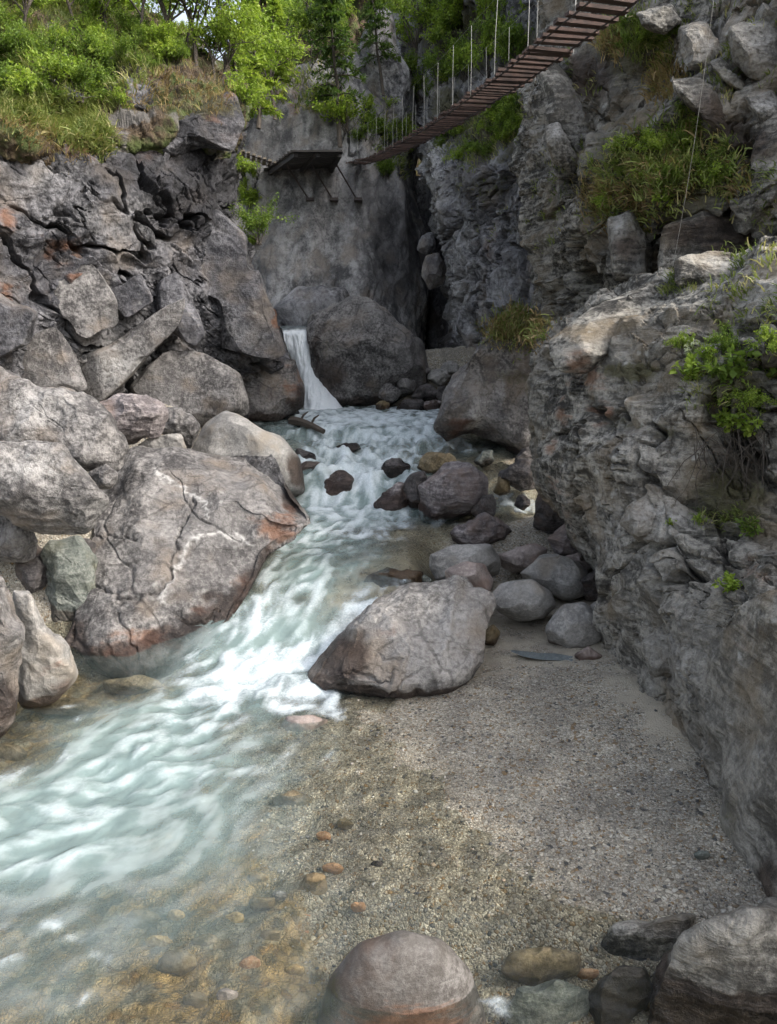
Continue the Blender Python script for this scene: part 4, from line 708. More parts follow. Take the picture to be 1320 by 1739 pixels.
b('boulder', [(926, 1070), (955, 1025), (990, 1019), (1022, 1045), (1027, 1085), (1000, 1114), (960, 1116), (932, 1094)], 9.55, .42, M['smooth'], 'round grey boulder standing on the sand in front of the pile', seed=45, n=60, p=2.3, cuts=4, rough=.4)
b('boulder', [(974, 1112), (1000, 1096), (1026, 1114), (1024, 1138), (990, 1141)], 8.95, .16, M['pink'], 'small brown block on the sand before the round grey boulder', seed=46, n=30, cuts=7, rough=.6)
b('boulder', [(958, 945), (985, 938), (1008, 955), (1000, 975), (970, 968)], 11.7, .25, M['pink'], 'small pale tan stone on top of the pile by the rock wall', seed=47, n=30, rough=.5)
b('boulder', [(1000, 1030), (1022, 1012), (1045, 1030), (1042, 1065), (1010, 1062)], 10.2, .3, M['smooth'], 'shaded grey stone behind the round boulder against the rock wall', seed=48, n=30, rough=.5)
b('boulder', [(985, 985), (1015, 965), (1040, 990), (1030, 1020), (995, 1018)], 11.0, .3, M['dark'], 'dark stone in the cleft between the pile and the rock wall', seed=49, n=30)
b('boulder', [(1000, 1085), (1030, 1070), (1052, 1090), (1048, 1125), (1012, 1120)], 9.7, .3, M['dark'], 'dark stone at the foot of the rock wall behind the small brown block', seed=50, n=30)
b('boulder', [(705, 985), (722, 975), (735, 985), (728, 1000), (710, 998)], 11.0, .15, M['green'], 'small greenish stone left of the pinkish boulder', seed=52, n=20, rough=.5)
b('boulder', [(820, 1075), (838, 1058), (850, 1075), (840, 1098), (822, 1095)], 9.7, .25, M['ochre'], 'brown stone in the gap beside the large tilted boulder', seed=53, n=24, rough=.6)
b('boulder', [(606, 1002), (620, 975), (660, 962), (720, 968), (728, 1000), (665, 1024), (622, 1030)], 11.2, .5, M['ochre'], 'rusty wet rock half under water upstream of the large tilted boulder', seed=54, n=50, rough=.8, stains=[(640, 1010, 60, 18, 0, .9)], wet_h=.2)
b('boulder', [(762, 905), (790, 880), (830, 872), (872, 895), (878, 925), (830, 935), (775, 928)], 13.2, .5, M['streak'], 'low flat rock awash below the streaked purple boulder', seed=55, n=50, rough=1.0, wet_h=.12)
b('boulder', [(800, 870), (815, 842), (838, 838), (844, 865), (838, 880), (810, 882)], 13.8, .3, M['dark'], 'small square dark red rock tucked against the streaked boulder', seed=56, n=36, p=3.6, cuts=7, rough=.7)
b('boulder', [(645, 806), (655, 783), (678, 776), (696, 790), (696, 812), (668, 824)], 16.0, .45, M['dark'], 'dark angular rock standing alone in the cascade', seed=57, n=40)
b('boulder', [(530, 845), (548, 808), (580, 792), (606, 812), (600, 850), (560, 868)], 15.4, .5, M['streak'], 'purple grey rock with white water pouring over it', seed=58, n=40, wet_h=.4)
b('boulder', [(636, 858), (655, 828), (684, 818), (698, 845), (690, 875), (655, 880)], 14.6, .35, M['streak'], 'rock veiled by foam left of the streaked boulder', seed=59, n=36, wet_h=.4)
b('boulder', [(567, 762), (582, 752), (606, 752), (614, 762), (598, 770), (574, 770)], 17.4, .3, M['dark'], 'flat dark rock in the upper rapids below the log', seed=60, n=30, wet_h=.3)
b('boulder', [(708, 795), (722, 770), (750, 766), (776, 780), (768, 800), (728, 806)], 15.8, .4, M['ochre'], 'brown rock just above the streaked boulder', seed=62, n=36, wet_h=.15)
b('boulder', [(805, 785), (820, 766), (836, 764), (838, 784), (820, 794)], 16.3, .25, M['green'], 'small greenish rock in the calm side water', seed=63, n=24)
b('boulder', [(846, 812), (862, 784), (895, 780), (920, 800), (915, 832), (880, 836)], 14.7, .5, M['dark'], 'black wet rock above the small side cascade', seed=64, n=40)
b('boulder', [(872, 785), (884, 760), (910, 760), (920, 782), (900, 792)], 16, .4, M['dark'], 'dark rock behind the black wet rock by the rock wall', seed=65, n=30)
b('boulder', [(838, 835), (848, 808), (866, 812), (868, 836), (852, 842)], 14.6, .25, M['ochre'], 'small brown stone at the head of the side cascade', seed=66, n=24, wet_h=.1)
b('boulder', [(872, 858), (880, 840), (898, 840), (902, 860), (888, 868)], 14.0, .2, M['dark'], 'small black stone in the foam of the side cascade', seed=67, n=24)
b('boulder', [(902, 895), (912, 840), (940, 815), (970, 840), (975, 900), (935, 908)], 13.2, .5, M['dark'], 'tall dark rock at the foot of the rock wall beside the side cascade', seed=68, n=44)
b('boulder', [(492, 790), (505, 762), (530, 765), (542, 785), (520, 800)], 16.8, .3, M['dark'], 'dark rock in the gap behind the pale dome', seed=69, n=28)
b('boulder', [(500, 800), (514, 782), (545, 785), (545, 802), (520, 808)], 16.2, .25, M['smooth'], 'small pale rock at the water behind the great slab', seed=72, n=28, rough=.6)
# foot of the gorge
mid = b('boulder', [(735, 725), (762, 655), (780, 600), (815, 555), (870, 522), (925, 520), (965, 560), (970, 780), (905, 785), (860, 752), (800, 742), (758, 756)], 17.6, 1.3, M['pale'], 'big grassy topped rock at the water between the gorge and the rock wall', n=100, seed=73, cuts=9, rough=.8, p=3.0, hit_me=True, stains=[(870, 560, 60, 40, 1, .85), (770, 730, 30, 30, 0, .6), (810, 720, 12, 60, 3, .6), (790, 735, 80, 26, 2, .7), (870, 640, 60, 20, 1, .5)], wet_h=.15)
b('boulder', [(715, 470), (722, 435), (745, 428), (760, 450), (755, 485), (730, 492)], 29.5, .8, M['far'], 'grey chockstone jammed in the dark cleft', seed=74, n=36, rough=.6)
b('boulder', [(708, 425), (715, 398), (735, 395), (742, 420), (728, 434)], 30.5, .7, M['far'], 'smaller stone wedged above the chockstone in the cleft', seed=75, n=30, rough=.6)
b('boulder', [(462, 525), (500, 486), (550, 475), (592, 490), (604, 545), (500, 568)], 30.0, 1.2, M['far'], 'rounded grey rock behind the top of the waterfall', seed=76, n=50, rough=.5)
b('boulder', [(598, 240), (606, 120), (612, 55), (640, 14), (665, 24), (684, 100), (698, 240)], 34.2, 1.2, M['far'], 'pale rock pinnacle standing above the gorge cliff', seed=79, n=60, p=3, cuts=8)
rub = [(662, 668, 20, 16, 'pale', 'pinkish tan rubble stone at the foot of the huge waterfall boulder'), (700, 690, 26, 14, 'dark', 'dark wet rubble stone lowest beside the foam of the upper pool'), (690, 655, 18, 13, 'pale', 'pale rubble stone halfway up the scree'), (722, 668, 22, 18, 'dark', 'dark purple rubble stone in the middle of the scree'),
       (745, 640, 20, 14, 'smooth', 'light grey rubble stone under the gorge wall'), (715, 632, 16, 11, 'pale', 'small rubble stone by the shoulder of the waterfall boulder'), (755, 670, 18, 16, 'dark', 'dark rubble stone against the grassy topped rock'), (735, 690, 18, 12, 'streak', 'low rubble stone at the right end of the upper pool'), (765, 625, 16, 11, 'smooth', 'pale rubble stone highest on the scree'), (650, 690, 14, 9, 'ochre', 'little brown rubble stone at the edge of the upper pool foam')]
for i, (cx, cy, rx, ry, m, lab) in enumerate(rub):
    b('boulder', ell(cx, cy, rx, ry, i + 3), 23.4 + (690 - cy) * .03, .35, M[m], lab, 'rubble stone', seed=100 + i, n=24, group='rubble beside the waterfall boulder', wet_h=.1)
cob = [(495, 1362, 40, 18, 5.95, 'ochre', 'ochre cobble under water in the middle of the pool'), (530, 1510, 26, 34, 4.95, 'ochre', 'long ochre cobble under water left of the gravel'), (445, 1535, 26, 14, 4.8, 'ochre', 'small ochre cobble left of the long one under water'), (510, 1588, 16, 13, 4.55, 'orange', 'bright orange cobble under water above the round boulder'), (475, 1522, 14, 9, 4.85, 'smooth', 'white cobble under water beside the ochre ones'),
       (300, 1640, 34, 26, 4.3, 'ochre', 'yellowish cobble under the water at lower left'), (385, 1695, 22, 16, 4.05, 'pink', 'pale cobble under water near the bottom edge'), (240, 1560, 30, 20, 4.75, 'ochre', 'brown cobble in the murky water at lower left'), (515, 1240, 50, 26, 7.1, 'pink', 'pinkish flat rock under foam just below the large tilted boulder'), (225, 1165, 50, 18, 8.3, 'ochre', 'ochre rock under clear water at the foot of the great slab'), (110, 1200, 60, 18, 7.7, 'ochre', 'yellow brown rock under water by the pale leaning rock'),
       (1193, 1452, 14, 9, 5.3, 'green', 'small blue grey stone lying on the sand by the rock wall'), (640, 1468, 10, 8, 5.2, 'dark', 'small black stone on the submerged gravel'), (725, 1535, 18, 10, 4.75, 'green', 'dark greenish stone at the gravel edge above the round boulder'), (20, 1280, 26, 20, 6.6, 'ochre', 'ochre rock in the shallows at the left edge'), (1000, 1655, 20, 12, 4.4, 'orange', 'rust brown stone between the ochre and the jagged rock')]
for i, (cx, cy, rx, ry, Yc, m, lab) in enumerate(cob):
    p_ = at(cx, cy, Yc); gz = float(ground_z(np.array([p_[0]]), np.array([p_[1]]))[0]); k = np.linalg.norm(p_ - CAM) / FPX
    dpt = at(cx, cy, Yc); s_ = (gz + ry * k * .35 - (.0 if i in (11, 12, 13) else .16 if i == 8 else .02) - CAM[2]) / (dpt[2] - CAM[2]); Yn = Yc * s_
    b('cobble', ell(cx, cy, rx, ry, i + 40), Yn, rx * k * .7, M[m], lab, 'cobble', seed=140 + i, n=24, p=2.2, cuts=3, rough=.4, wet_h=0)

for i, (cx, cy, rx, ry) in enumerate([(440, 1490, 16, 11), (565, 1475, 18, 12), (350, 1600, 24, 16), (300, 1555, 18, 12), (425, 1640, 22, 16), (335, 1700, 26, 18), (500, 1650, 18, 14), (610, 1540, 14, 10), (460, 1590, 20, 14), (270, 1600, 22, 14), (520, 1560, 12, 9), (585, 1400, 16, 10), (400, 1560, 18, 12), (550, 1420, 14, 9)]):
    v_ = (H0 / 2 - cy) / FPX; d_ = ray(cx, cy); Yc = d_[1] * (4.15 / -d_[2]); p_ = at(cx, cy, Yc); gz = float(ground_z(np.array([p_[0]]), np.array([p_[1]]))[0]); Yn = Yc * (4.0 - gz - .01) / 4.15; k = Yn / d_[1] / FPX
    b('cobble', ell(cx, cy, rx, ry, i + 70), Yn, rx * k * .7, M[('golden', 'orange', 'ochre')[i % 3]], 'golden brown cobble under clear water in the lower middle of the pool', 'cobble', seed=240 + i, n=20, p=2.2, cuts=3, rough=.4, wet_h=0, group='golden cobbles in the pool')
# ------------------------------------------------------------------ waterfall
rows = [[(474, 553, 29), (490, 553, 29), (515, 553, 29), (545, 553, 29)],
        [(480, 562, 25.9), (492, 562, 25.8), (515, 561, 25.8), (540, 562, 25.9)],
        [(484, 580, 25.3), (502, 578, 25.1), (522, 578, 25.1), (545, 580, 25.3)],
        [(500, 625, 25.0), (514, 625, 24.7), (532, 625, 24.7), (552, 625, 24.9)],
        [(512, 665, 24.6), (524, 665, 24.2), (545, 665, 24.2), (566, 668, 24.5)],
        [(516, 692, 24.0), (534, 690, 23.5), (556, 690, 23.5), (582, 692, 23.8)],
        [(512, 705, 23.2), (535, 708, 22.8), (562, 708, 22.8), (596, 705, 23.2)]]
C = np.array([[at(*p) for p in r] for r in rows]); S = catmull(catmull(C, 160, 0), 60, 1); V = S.reshape(-1, 3)
V = V + np.array([0, -1, .1]) * (.12 * fbm(V * np.array([3.2, 1, .8]), 4, .6, 5))[:, None]
u = np.linspace(0, 1, 160)[:, None] * np.ones((1, 60)); e = np.sin(np.linspace(0, math.pi, 60))[None, :] ** .5
fm = np.clip(.35 + 1.3 * sstep(.10, .24, u), 0, 1.4) * (.55 + .45 * e)
tag(link('waterfall', mesh_np('waterfall', V, grid_faces(160, 60), True, {'foam': fm.ravel(), 'milk': (fm * 0 + .8).ravel(), 'lic': fm.ravel() * 0 + .5}, M['fall'])), kind='structure')

# ------------------------------------------------------------------ footbridge, platform, walkway, wire, log
def path(ctrl, n):
    c = np.array([at(*p) for p in ctrl]); P = catmull(c, 600, 0); L = np.concatenate([[0], np.cumsum(np.linalg.norm(np.diff(P, axis=0), axis=1))])
    t = np.linspace(0, L[-1], n); return np.stack([np.interp(t, L, P[:, k]) for k in range(3)], 1)
BR = [(586, 281, 33), (640, 268, 29.5), (700, 240, 23.5), (760, 206, 19), (820, 166, 15.8), (880, 124, 13.6), (940, 78, 12.1), (985, 42, 11.2), (1030, 8, 10.5), (1080, -35, 9.9), (1140, -90, 9.3), (1200, -150, 8.9)]
rg = np.random.default_rng(5)
Pb = path(BR, 95); root = empty('footbridge', Pb[0])
tag(root, 'sagging suspended footbridge of dark brown planks crossing above the gorge', 'footbridge')
base = Pb[0]
def part(name, VF, mat, parent, off, smooth=False):
    return link(name, mesh_np(name, VF[0] - off, VF[1], smooth, None, mat), parent)
T = np.gradient(Pb, axis=0); T /= np.linalg.norm(T, axis=1, keepdims=True); Sd = np.cross(T, [0, 0, 1.0]); Sd /= np.linalg.norm(Sd, axis=1, keepdims=True); Un = np.cross(Sd, T)
for i in range(95):
    c = Pb[i] + rg.normal(0, .012, 3); j = rg.normal(0, .035); sd = Sd[i] * math.cos(j) + T[i] * math.sin(j); tt = np.cross(Un[i], sd)
    part('plank', box_vf(c + sd * rg.normal(0, .02), sd * .37 * rg.uniform(.92, 1.07), tt * .066 * rg.uniform(.85, 1.1), Un[i] * .022), M['plank'], root, base)
for s_ in (-.28, .28):
    part('deck_cable', tubes([Pb + Sd * s_ - Un * .03], [.014]), M['steel'], root, base)
for s_ in (-.36, .36):
    part('handrail_cable', tubes([Pb + Sd * s_ + np.array([0, 0, 1.15])], [.002]), M['rod'], root, base)
    for i in range(3, 95, 6):
        q0 = Pb[i] + Sd[i] * s_ - Un[i] * .06; part('hanger_rod', tubes([np.array([q0, q0 + Un[i] * .6 * [0, 0, 1], q0 + [rg.normal(0, .02), rg.normal(0, .02), 1.2]])], [.0045]), M['rod'], root, base)
# platform bolted to the far cliff
pz = 11.3; pc = np.array([-3.3, 31.0, pz]); root = empty('timber_platform', pc)
tag(root, 'dark timber platform bolted to the far cliff at the end of the footbridge', 'platform')
for i, yy in enumerate(np.linspace(29.3, 32.3, 11)):
    f = (yy - 28.6) / 3.7; cx, hw = -2.4 - 1.25 * f, .8 + .7 * f
    part('deck_board', box_vf((cx, yy, pz + rg.normal(0, .012)), (hw * rg.uniform(.96, 1.03), 0, 0), (0, .135, 0), (0, 0, .03)), M['deck'], root, pc)
for q in (-.85, 0, .85):
    p0, p1 = np.array([-2.6 + .95 * q, 29.3, pz - .11]), np.array([-3.65 + 1.45 * q, 32.3, pz - .11])
    part('beam', box_vf((p0 + p1) / 2, (.07, 0, 0), (p1 - p0) / 2, (0, 0, .08)), M['deck'], root, pc)
    q0 = p0 + (p1 - p0) * .35 - [0, 0, .05]; q1 = np.array([q0[0] + .75, 31.4, pz - 1.25])
    part('brace', tubes([np.array([q0, (q0 + q1) / 2, q1])], [.04], 4), M['steel'], root, pc)
    part('brace_foot', box_vf(q1 + [.05, .15, 0], (.16, 0, 0), (0, .3, 0), (0, 0, .05)), M['steel'], root, pc)
W = path([(404, 258, 31.6), (440, 271, 31.5), (476, 284, 31.4)], 9); root = empty('plank_walkway', W[0])
tag(root, 'short hanging walkway of spaced grey planks left of the platform', 'walkway')
for i in range(9):
    part('plank', box_vf(W[i], (.065, .016, .0), (-.10, .5, .0), (0, 0, .03)), M['plank_old'], root, W[0])
for s_ in (-.4, .4): part('deck_cable', tubes([W + [0, s_, -.03]], [.02]), M['steel'], root, W[0])
w0, w1 = at(1143, 452, 11.3), at(1216, -30, 9.2); tt = np.linspace(0, 1, 12)[:, None]
P = w0 + (w1 - w0) * tt + np.array([0.03, 0, -.05]) * np.sin(tt * math.pi)
tag(link('wire', mesh_np('wire', *tubes([P], [.003]), True, None, M['rod'])), 'thin pale wire running up from the top of the rock wall', 'wire')
lg = np.array([at(496, 719, 19.4), at(510, 720, 19.1), at(528, 726, 18.8), at(550, 737, 18.5)]) + [0, 0, .06]
root = empty('driftwood_log', lg[0]); tag(root, 'short black driftwood log lying across the rapids below the waterfall', 'log')
part('trunk', tubes([catmull(lg, 14, 0)], [np.linspace(.13, .07, 14)]), M['bark'], root, lg[0])
for k in (1, 2): part('branch_stub', tubes([np.array([lg[k], lg[k] + [.1, -.05, .18], lg[k] + [.22, -.05, .26]])], [[.035, .03, .015]]), M['bark'], root, lg[0])

# ------------------------------------------------------------------ plants
i = np.arange(len(ys) * len(xs)).reshape(len(ys), len(xs))[::4, ::4]; collect(GROUND[0][i.ravel()], grid_faces(*i.shape))
bvh = BVHTree.FromPolygons(np.concatenate(BV).tolist(), np.concatenate(BF).tolist())
def hit(px, py):
    d = ray(px, py); h = bvh.ray_cast(Vector(CAM), Vector(d / np.linalg.norm(d)), 80)
    if h[0] is None: return None, None
    nn = np.array(h[1]); nn = nn if nn @ d < 0 else -nn
    return np.array(h[0]), nn
def inpoly(poly, n, rng):
    p = np.array(poly, float); out = []
    while len(out) < n:
        x, y = rng.uniform(p[:, 0].min(), p[:, 0].max()), rng.uniform(p[:, 1].min(), p[:, 1].max()); c = False
        for a in range(len(p)):
            (x1, y1), (x2, y2) = p[a], p[a - 1]
            if (y1 > y) != (y2 > y) and x < (x2 - x1) * (y - y1) / (y2 - y1) + x1: c = not c
        if c: out.append((x, y))
    return out
def unit(v): return v / np.maximum(np.linalg.norm(v, axis=-1, keepdims=True), 1e-9)
def leaves(Cn, Dn, size, rng, lv=None, asp=.5, fold=.25, droop=.3):
    """one bent diamond leaf per centre; Dn is the direction it points"""
    n = len(Cn); sz = size * rng.uniform(.6, 1.3, (n, 1)); D = unit(Dn + rng.normal(0, .5, (n, 3)) - [0, 0, droop])
    S = unit(np.cross(D, unit(rng.normal(0, .6, (n, 3)) + [0, 0, 1.0]))); U = np.cross(S, D)
    a = Cn; b_ = Cn + D * sz * .5 + S * sz * asp * .5 + U * sz * fold * .3; c_ = Cn + D * sz; d_ = Cn + D * sz * .5 - S * sz * asp * .5 + U * sz * fold * .3
    V = np.stack([a, b_, c_, d_], 1).reshape(-1, 3); F = np.arange(4 * n).reshape(n, 4)
    if lv is None: lv = rng.uniform(0, 1, n)
    return V, F, np.repeat(lv, 4)
def add_leaves(name, VFL, mat, parent, off=0):
    return link(name, mesh_np(name, VFL[0] - off, VFL[1], False, {'lv': VFL[2]}, mat), parent)
def grow(p, d, L, r, depth, rng, segs, tips, spread=.6, up=.15, nb=(3, 4)):
    n = 5; pts = [p]; dd = d.copy()
    for k in range(n):
        dd = unit(dd + rng.normal(0, .12, 3) + [0, 0, up * .3]); pts.append(pts[-1] + dd * L / n)
    pts = np.array(pts); segs.append((pts, np.linspace(r, r * .55, n + 1)))
    if depth == 0:
        for k in range(1, n + 1): tips.append((pts[k], dd))
        return
    for j in range(rng.integers(nb[0], nb[1] + 1)):
        f = rng.uniform(.4, 1); k = min(n, int(f * n) + 1); nd = unit(dd + rng.normal(0, spread, 3) + [0, 0, up])
        grow(pts[k], nd, L * rng.uniform(.5, .75), r * .5, depth - 1, rng, segs, tips, spread, up, nb)
def make_plant(name, h, seed, mat, nleaf=8, leaf=.06, stems=6, depth=1, spread=.6, bark='bark', lean=(0, 0, 0), stemw=.012, asp=.5, single=False, droop=.3):
    rng = np.random.default_rng(seed); root = empty(name, (0, 0, 0)); segs, tips = [], []
    for s_ in range(1 if single else stems):
        d = unit(np.array([rng.normal(0, .12 if single else .55), rng.normal(0, .12 if single else .55), 1.0]) + lean)
        grow(np.array([rng.normal(0, .03), rng.normal(0, .03), -.05]) * h, d, h * (.5 if single else rng.uniform(.45, .7)), stemw * h, depth, rng, segs, tips, spread)
    V, F = tubes([q[0] for q in segs], [q[1] for q in segs], 4)
    link('trunk' if single else 'stem', mesh_np('stem', V, F, True, None, M[bark]), root)
    tp = np.array([t_[0] for t_ in tips]); td = np.array([t_[1] for t_ in tips]); k = nleaf
    Cn = np.repeat(tp, k, 0) + rng.normal(0, .045 * h, (len(tp) * k, 3)); Dn = np.repeat(td, k, 0) * .6 + rng.normal(0, .6, (len(tp) * k, 3))
    lv = np.clip(np.repeat(rng.uniform(.1, .9, len(tp)), k) * .6 + rng.uniform(0, .4, len(Cn)), 0, 1)
    add_leaves('crown' if single else 'foliage', leaves(Cn, Dn, leaf * h, rng, lv, asp, droop=droop), M[mat], root)
    return root
def make_conifer(name, h, seed, mat, whorls=14, rad=.28, bark='bark', start=.12, sparse=1.0):
    rng = np.random.default_rng(seed); root = empty(name, (0, 0, 0)); paths, radii, Cn, Dn, lv = [], [], [], [], []
    z = np.linspace(-.03, 1, 9) * h; paths.append(np.stack([rng.normal(0, .006, 9) * h, rng.normal(0, .006, 9) * h, z], 1)); radii.append(np.linspace(.022, .004, 9) * h)
    for w in range(whorls):
        f = start + (1 - start) * w / whorls; R_ = rad * h * (1 - f) ** .75 + .02 * h
        for j in range(rng.integers(4, 7)):
            if rng.uniform() > sparse: continue
            a = rng.uniform(0, 2 * math.pi); L = R_ * rng.uniform(.6, 1.15); n = 7; t_ = np.linspace(0, 1, n)
            P = np.stack([math.cos(a) * L * t_, math.sin(a) * L * t_, f * h + L * (.25 * t_ - .45 * t_ ** 2)], 1); paths.append(P); radii.append(np.linspace(.006, .0015, n) * h)
            v_ = rng.uniform(.1, .9)
            for q in range(44):
                u_ = rng.uniform(.15, 1); k = u_ * (n - 1); i0 = int(min(k, n - 2)); c = P[i0] + (P[i0 + 1] - P[i0]) * (k - i0); sd = 1 if q % 2 else -1
                Cn.append(c + rng.normal(0, .006 * h, 3)); Dn.append(np.array([math.cos(a + sd * .8), math.sin(a + sd * .8), -.1 + rng.normal(0, .25)])); lv.append(np.clip(v_ * .6 + rng.uniform(0, .4), 0, 1))
    V, F = tubes(paths, radii, 4); link('trunk', mesh_np('trunk', V, F, True, None, M[bark]), root)
    add_leaves('crown', leaves(np.array(Cn), np.array(Dn), .046 * h, rng, np.array(lv), .3, droop=.1), M[mat], root)
    return root
def place(proto, loc, s, rz, label, cat, group=None, first=set()):
    if proto.name in first:
        r = proto.copy(); COL.objects.link(r)
        for ch in proto.children:
            c = ch.copy(); COL.objects.link(c); c.parent = r
    else: r = proto; first.add(proto.name)
    r.location = loc; r.scale = (s * rng0.uniform(.85, 1.2), s * rng0.uniform(.85, 1.2), s); r.rotation_euler = (rng0.normal(0, .08), rng0.normal(0, .08), rz)
    for k in ('label', 'category', 'group'):
        if k in r: del r[k]
    return tag(r, label, cat, group)
rng0 = np.random.default_rng(77)
SB = [make_plant('shrub', 1, 200 + k, m, nl, lf, st, 1, .65) for k, (m, nl, lf, st) in enumerate([('leaf_bright', 9, .085, 9), ('leaf_mid', 10, .08, 9), ('leaf_bright', 8, .10, 8), ('leaf_mid', 12, .065, 10)])]
FERN = [make_plant('leafy_plant', 1, 230 + k, m, 5, .20, 7, 0, .5, stemw=.014, asp=.55) for k, m in enumerate(['leaf_bright', 'leaf_mid'])]
TREE = [make_plant('broadleaf_tree', 1, 250 + k, m, nl, .042, 1, 3, .62, single=True, stemw=.022) for k, (m, nl) in enumerate([('leaf_bright', 8), ('leaf_mid', 8)])]
LARCH = make_conifer('conifer_tree', 1, 261, 'leaf_bright', 20, .26); PINE = make_conifer('conifer_tree', 1, 262, 'leaf_dark', 12, .30, start=.3, sparse=.8); FIR = make_conifer('conifer_tree', 1, 263, 'leaf_bright', 18, .24)
def scatter(protos, poly, n, hm, label, cat, group, seed, sink=.05, pw=1.0):
    rng = np.random.default_rng(seed)
    for x, y in inpoly(poly, n, rng):
        l, nn = hit(x, y)
        if l is None: continue
        h = rng.uniform(*hm) ; k = rng.integers(len(protos))
        lab = label[protos[k].name.split('.')[0] + str(k)] if isinstance(label, dict) else (label[k] if isinstance(label, (list, tuple)) else label)
        place(protos[k], l - np.array([0, 0, sink * h]) - nn * .03, h, rng.uniform(0, 6.28), lab, cat, group)
def grass(name, polys, n, L, w, mat, seed, per=16, kind='stuff', wspread=.10):
    rng = np.random.default_rng(seed); bp, bn, bl = [], [], []
    for poly, frac in polys:
        for x, y in inpoly(poly, int(n * frac), rng):
            l, nn = hit(x, y)
            if l is None: continue
            c = rng.uniform(0, 1); t1 = rng.normal(0, 1, (per, 3)); t1 -= (t1 @ nn)[:, None] * nn
            bp.append(l + t1 * wspread * rng.uniform(.3, 1, (per, 1)) - nn * .02); bn.append(np.repeat(nn[None], per, 0)); bl.append(np.clip(c * .7 + rng.uniform(-.1, .35, per), 0, 1))
    B = np.concatenate(bp); N_ = np.concatenate(bn); lv = np.concatenate(bl); m = len(B); ln = rng.uniform(*L, (m, 1))
    D = unit(np.array([0, 0, .75]) + N_ * .55 + rng.normal(0, .38, (m, 3))); S = unit(np.cross(D, rng.normal(0, 1, (m, 3)))) * w
    out = N_ * [1, 1, 0] + rng.normal(0, .25, (m, 3)) * [1, 1, 0]
    p1 = B + D * ln * .5; p2 = p1 + unit(D + out * .5 - [0, 0, .25]) * ln * .32; p3 = p2 + unit(D * .7 + out * .8 - [0, 0, .75]) * ln * .3
    V = np.stack([B - S, B + S, p1 + S * .8, p1 - S * .8, p2 + S * .55, p2 - S * .55, p3 + S * .08, p3 - S * .08], 1).reshape(-1, 3)
    o = np.arange(m)[:, None] * 8; F = np.concatenate([o + [0, 1, 2, 3], o + [3, 2, 4, 5], o + [5, 4, 6, 7]])
    return tag(link(name, mesh_np(name, V, F, False, {'lv': np.repeat(lv, 8)}, M[mat])), kind=kind)
HL = [(-20, -20), (330, -20), (330, 90), (240, 150), (190, 195), (100, 190), (0, 170), (-20, 170)]
GA = [(0, 150), (60, 160), (150, 185), (192, 230), (180, 268), (120, 252), (60, 215), (0, 205)]
GB = [(985, 330), (1000, 285), (1100, 220), (1180, 200), (1240, 260), (1295, 300), (1250, 335), (1180, 330), (1100, 392), (1060, 402), (1000, 372)]
GC = [(1025, 45), (1080, 28), (1145, 70), (1130, 125), (1060, 85)]
GD = [(735, 245), (800, 200), (890, 150), (905, 200), (880, 240), (800, 292), (750, 270)]
GE = [(812, 550), (880, 522), (928, 545), (922, 590), (860, 578), (830, 575)]
grass('hillside_grass', [(HL, .62), (GA, .38)], 1150, (.08, .3), .011, 'grass', 301, wspread=.16)
grass('dry_hillside_grass', [([(200, 160), (330, 90), (395, 150), (400, 185), (330, 190), (220, 190)], .6), ([(0, 190), (120, 230), (190, 260), (120, 275), (0, 220)], .4)], 120, (.06, .24), .009, 'straw', 302, wspread=.16)
grass('ledge_grass', [(GB, .55), (GC, .15), (GD, .3)], 560, (.06, .24), .011, 'grass', 303, wspread=.17)
grass('dry_ledge_grass', [([(1060, 330), (1110, 330), (1100, 400), (1070, 400)], .2), ([(1020, 60), (1060, 60), (1050, 120), (1025, 100)], .15), ([(1100, 110), (1150, 100), (1150, 170), (1110, 170)], .2), ([(985, 320), (1060, 320), (1010, 375)], .15), (GB, .3)], 260, (.08, .28), .010, 'straw', 304, wspread=.13)
grass('boulder_top_grass', [(GE, 1)], 110, (.06, .2), .012, 'grass', 305, wspread=.2)
grass('dry_boulder_top_grass', [(GE, 1)], 110, (.06, .2), .012, 'straw', 307, wspread=.2)
grass('cliff_foot_grass', [([(1120, 470), (1180, 455), (1180, 500), (1130, 500)], .3), ([(1160, 600), (1320, 600), (1320, 720), (1180, 720)], .4), ([(1180, 870), (1280, 870), (1280, 900), (1190, 890)], .3)], 90, (.06, .18), .006, 'grass', 306, 12, wspread=.06)
grass('wall_grass', [([(1120, 0), (1320, 0), (1320, 180), (1180, 170)], .3), ([(930, 60), (1020, 120), (1010, 300), (930, 320)], .2), ([(760, 290), (960, 300), (960, 430), (820, 420)], .2), ([(1290, 290), (1330, 290), (1330, 400), (1280, 390)], .1), ([(1180, 430), (1320, 420), (1320, 560), (1200, 560)], .2)], 170, (.05, .2), .009, 'grass', 308, 14, wspread=.12)
grass('gorge_cliff_grass', [([(430, 130), (560, 95), (600, 200), (450, 190)], .5), ([(600, 200), (700, 180), (710, 300), (640, 300)], .5)], 130, (.12, .4), .02, 'grass', 309, 14, wspread=.2)
scatter(SB, [(590, 180), (700, 160), (712, 300), (640, 310)], 14, (.5, 1.1), ['bright shrub on the shoulder of the gorge cliff beside the platform', 'mid green shrub on the shoulder of the gorge cliff beside the platform', 'loose shrub on the shoulder of the gorge cliff beside the platform', 'dense shrub on the shoulder of the gorge cliff beside the platform'], 'shrub', 'shrubs beside the platform', 409)
scatter(SB, HL, 80, (.35, .95), ['bright yellow green shrub on the hillside above the left cliff', 'mid green shrub on the hillside above the left cliff', 'loose light green shrub on the hillside above the left cliff', 'dense small leaved shrub on the hillside above the left cliff'], 'shrub', 'shrubs above the left cliff', 401)
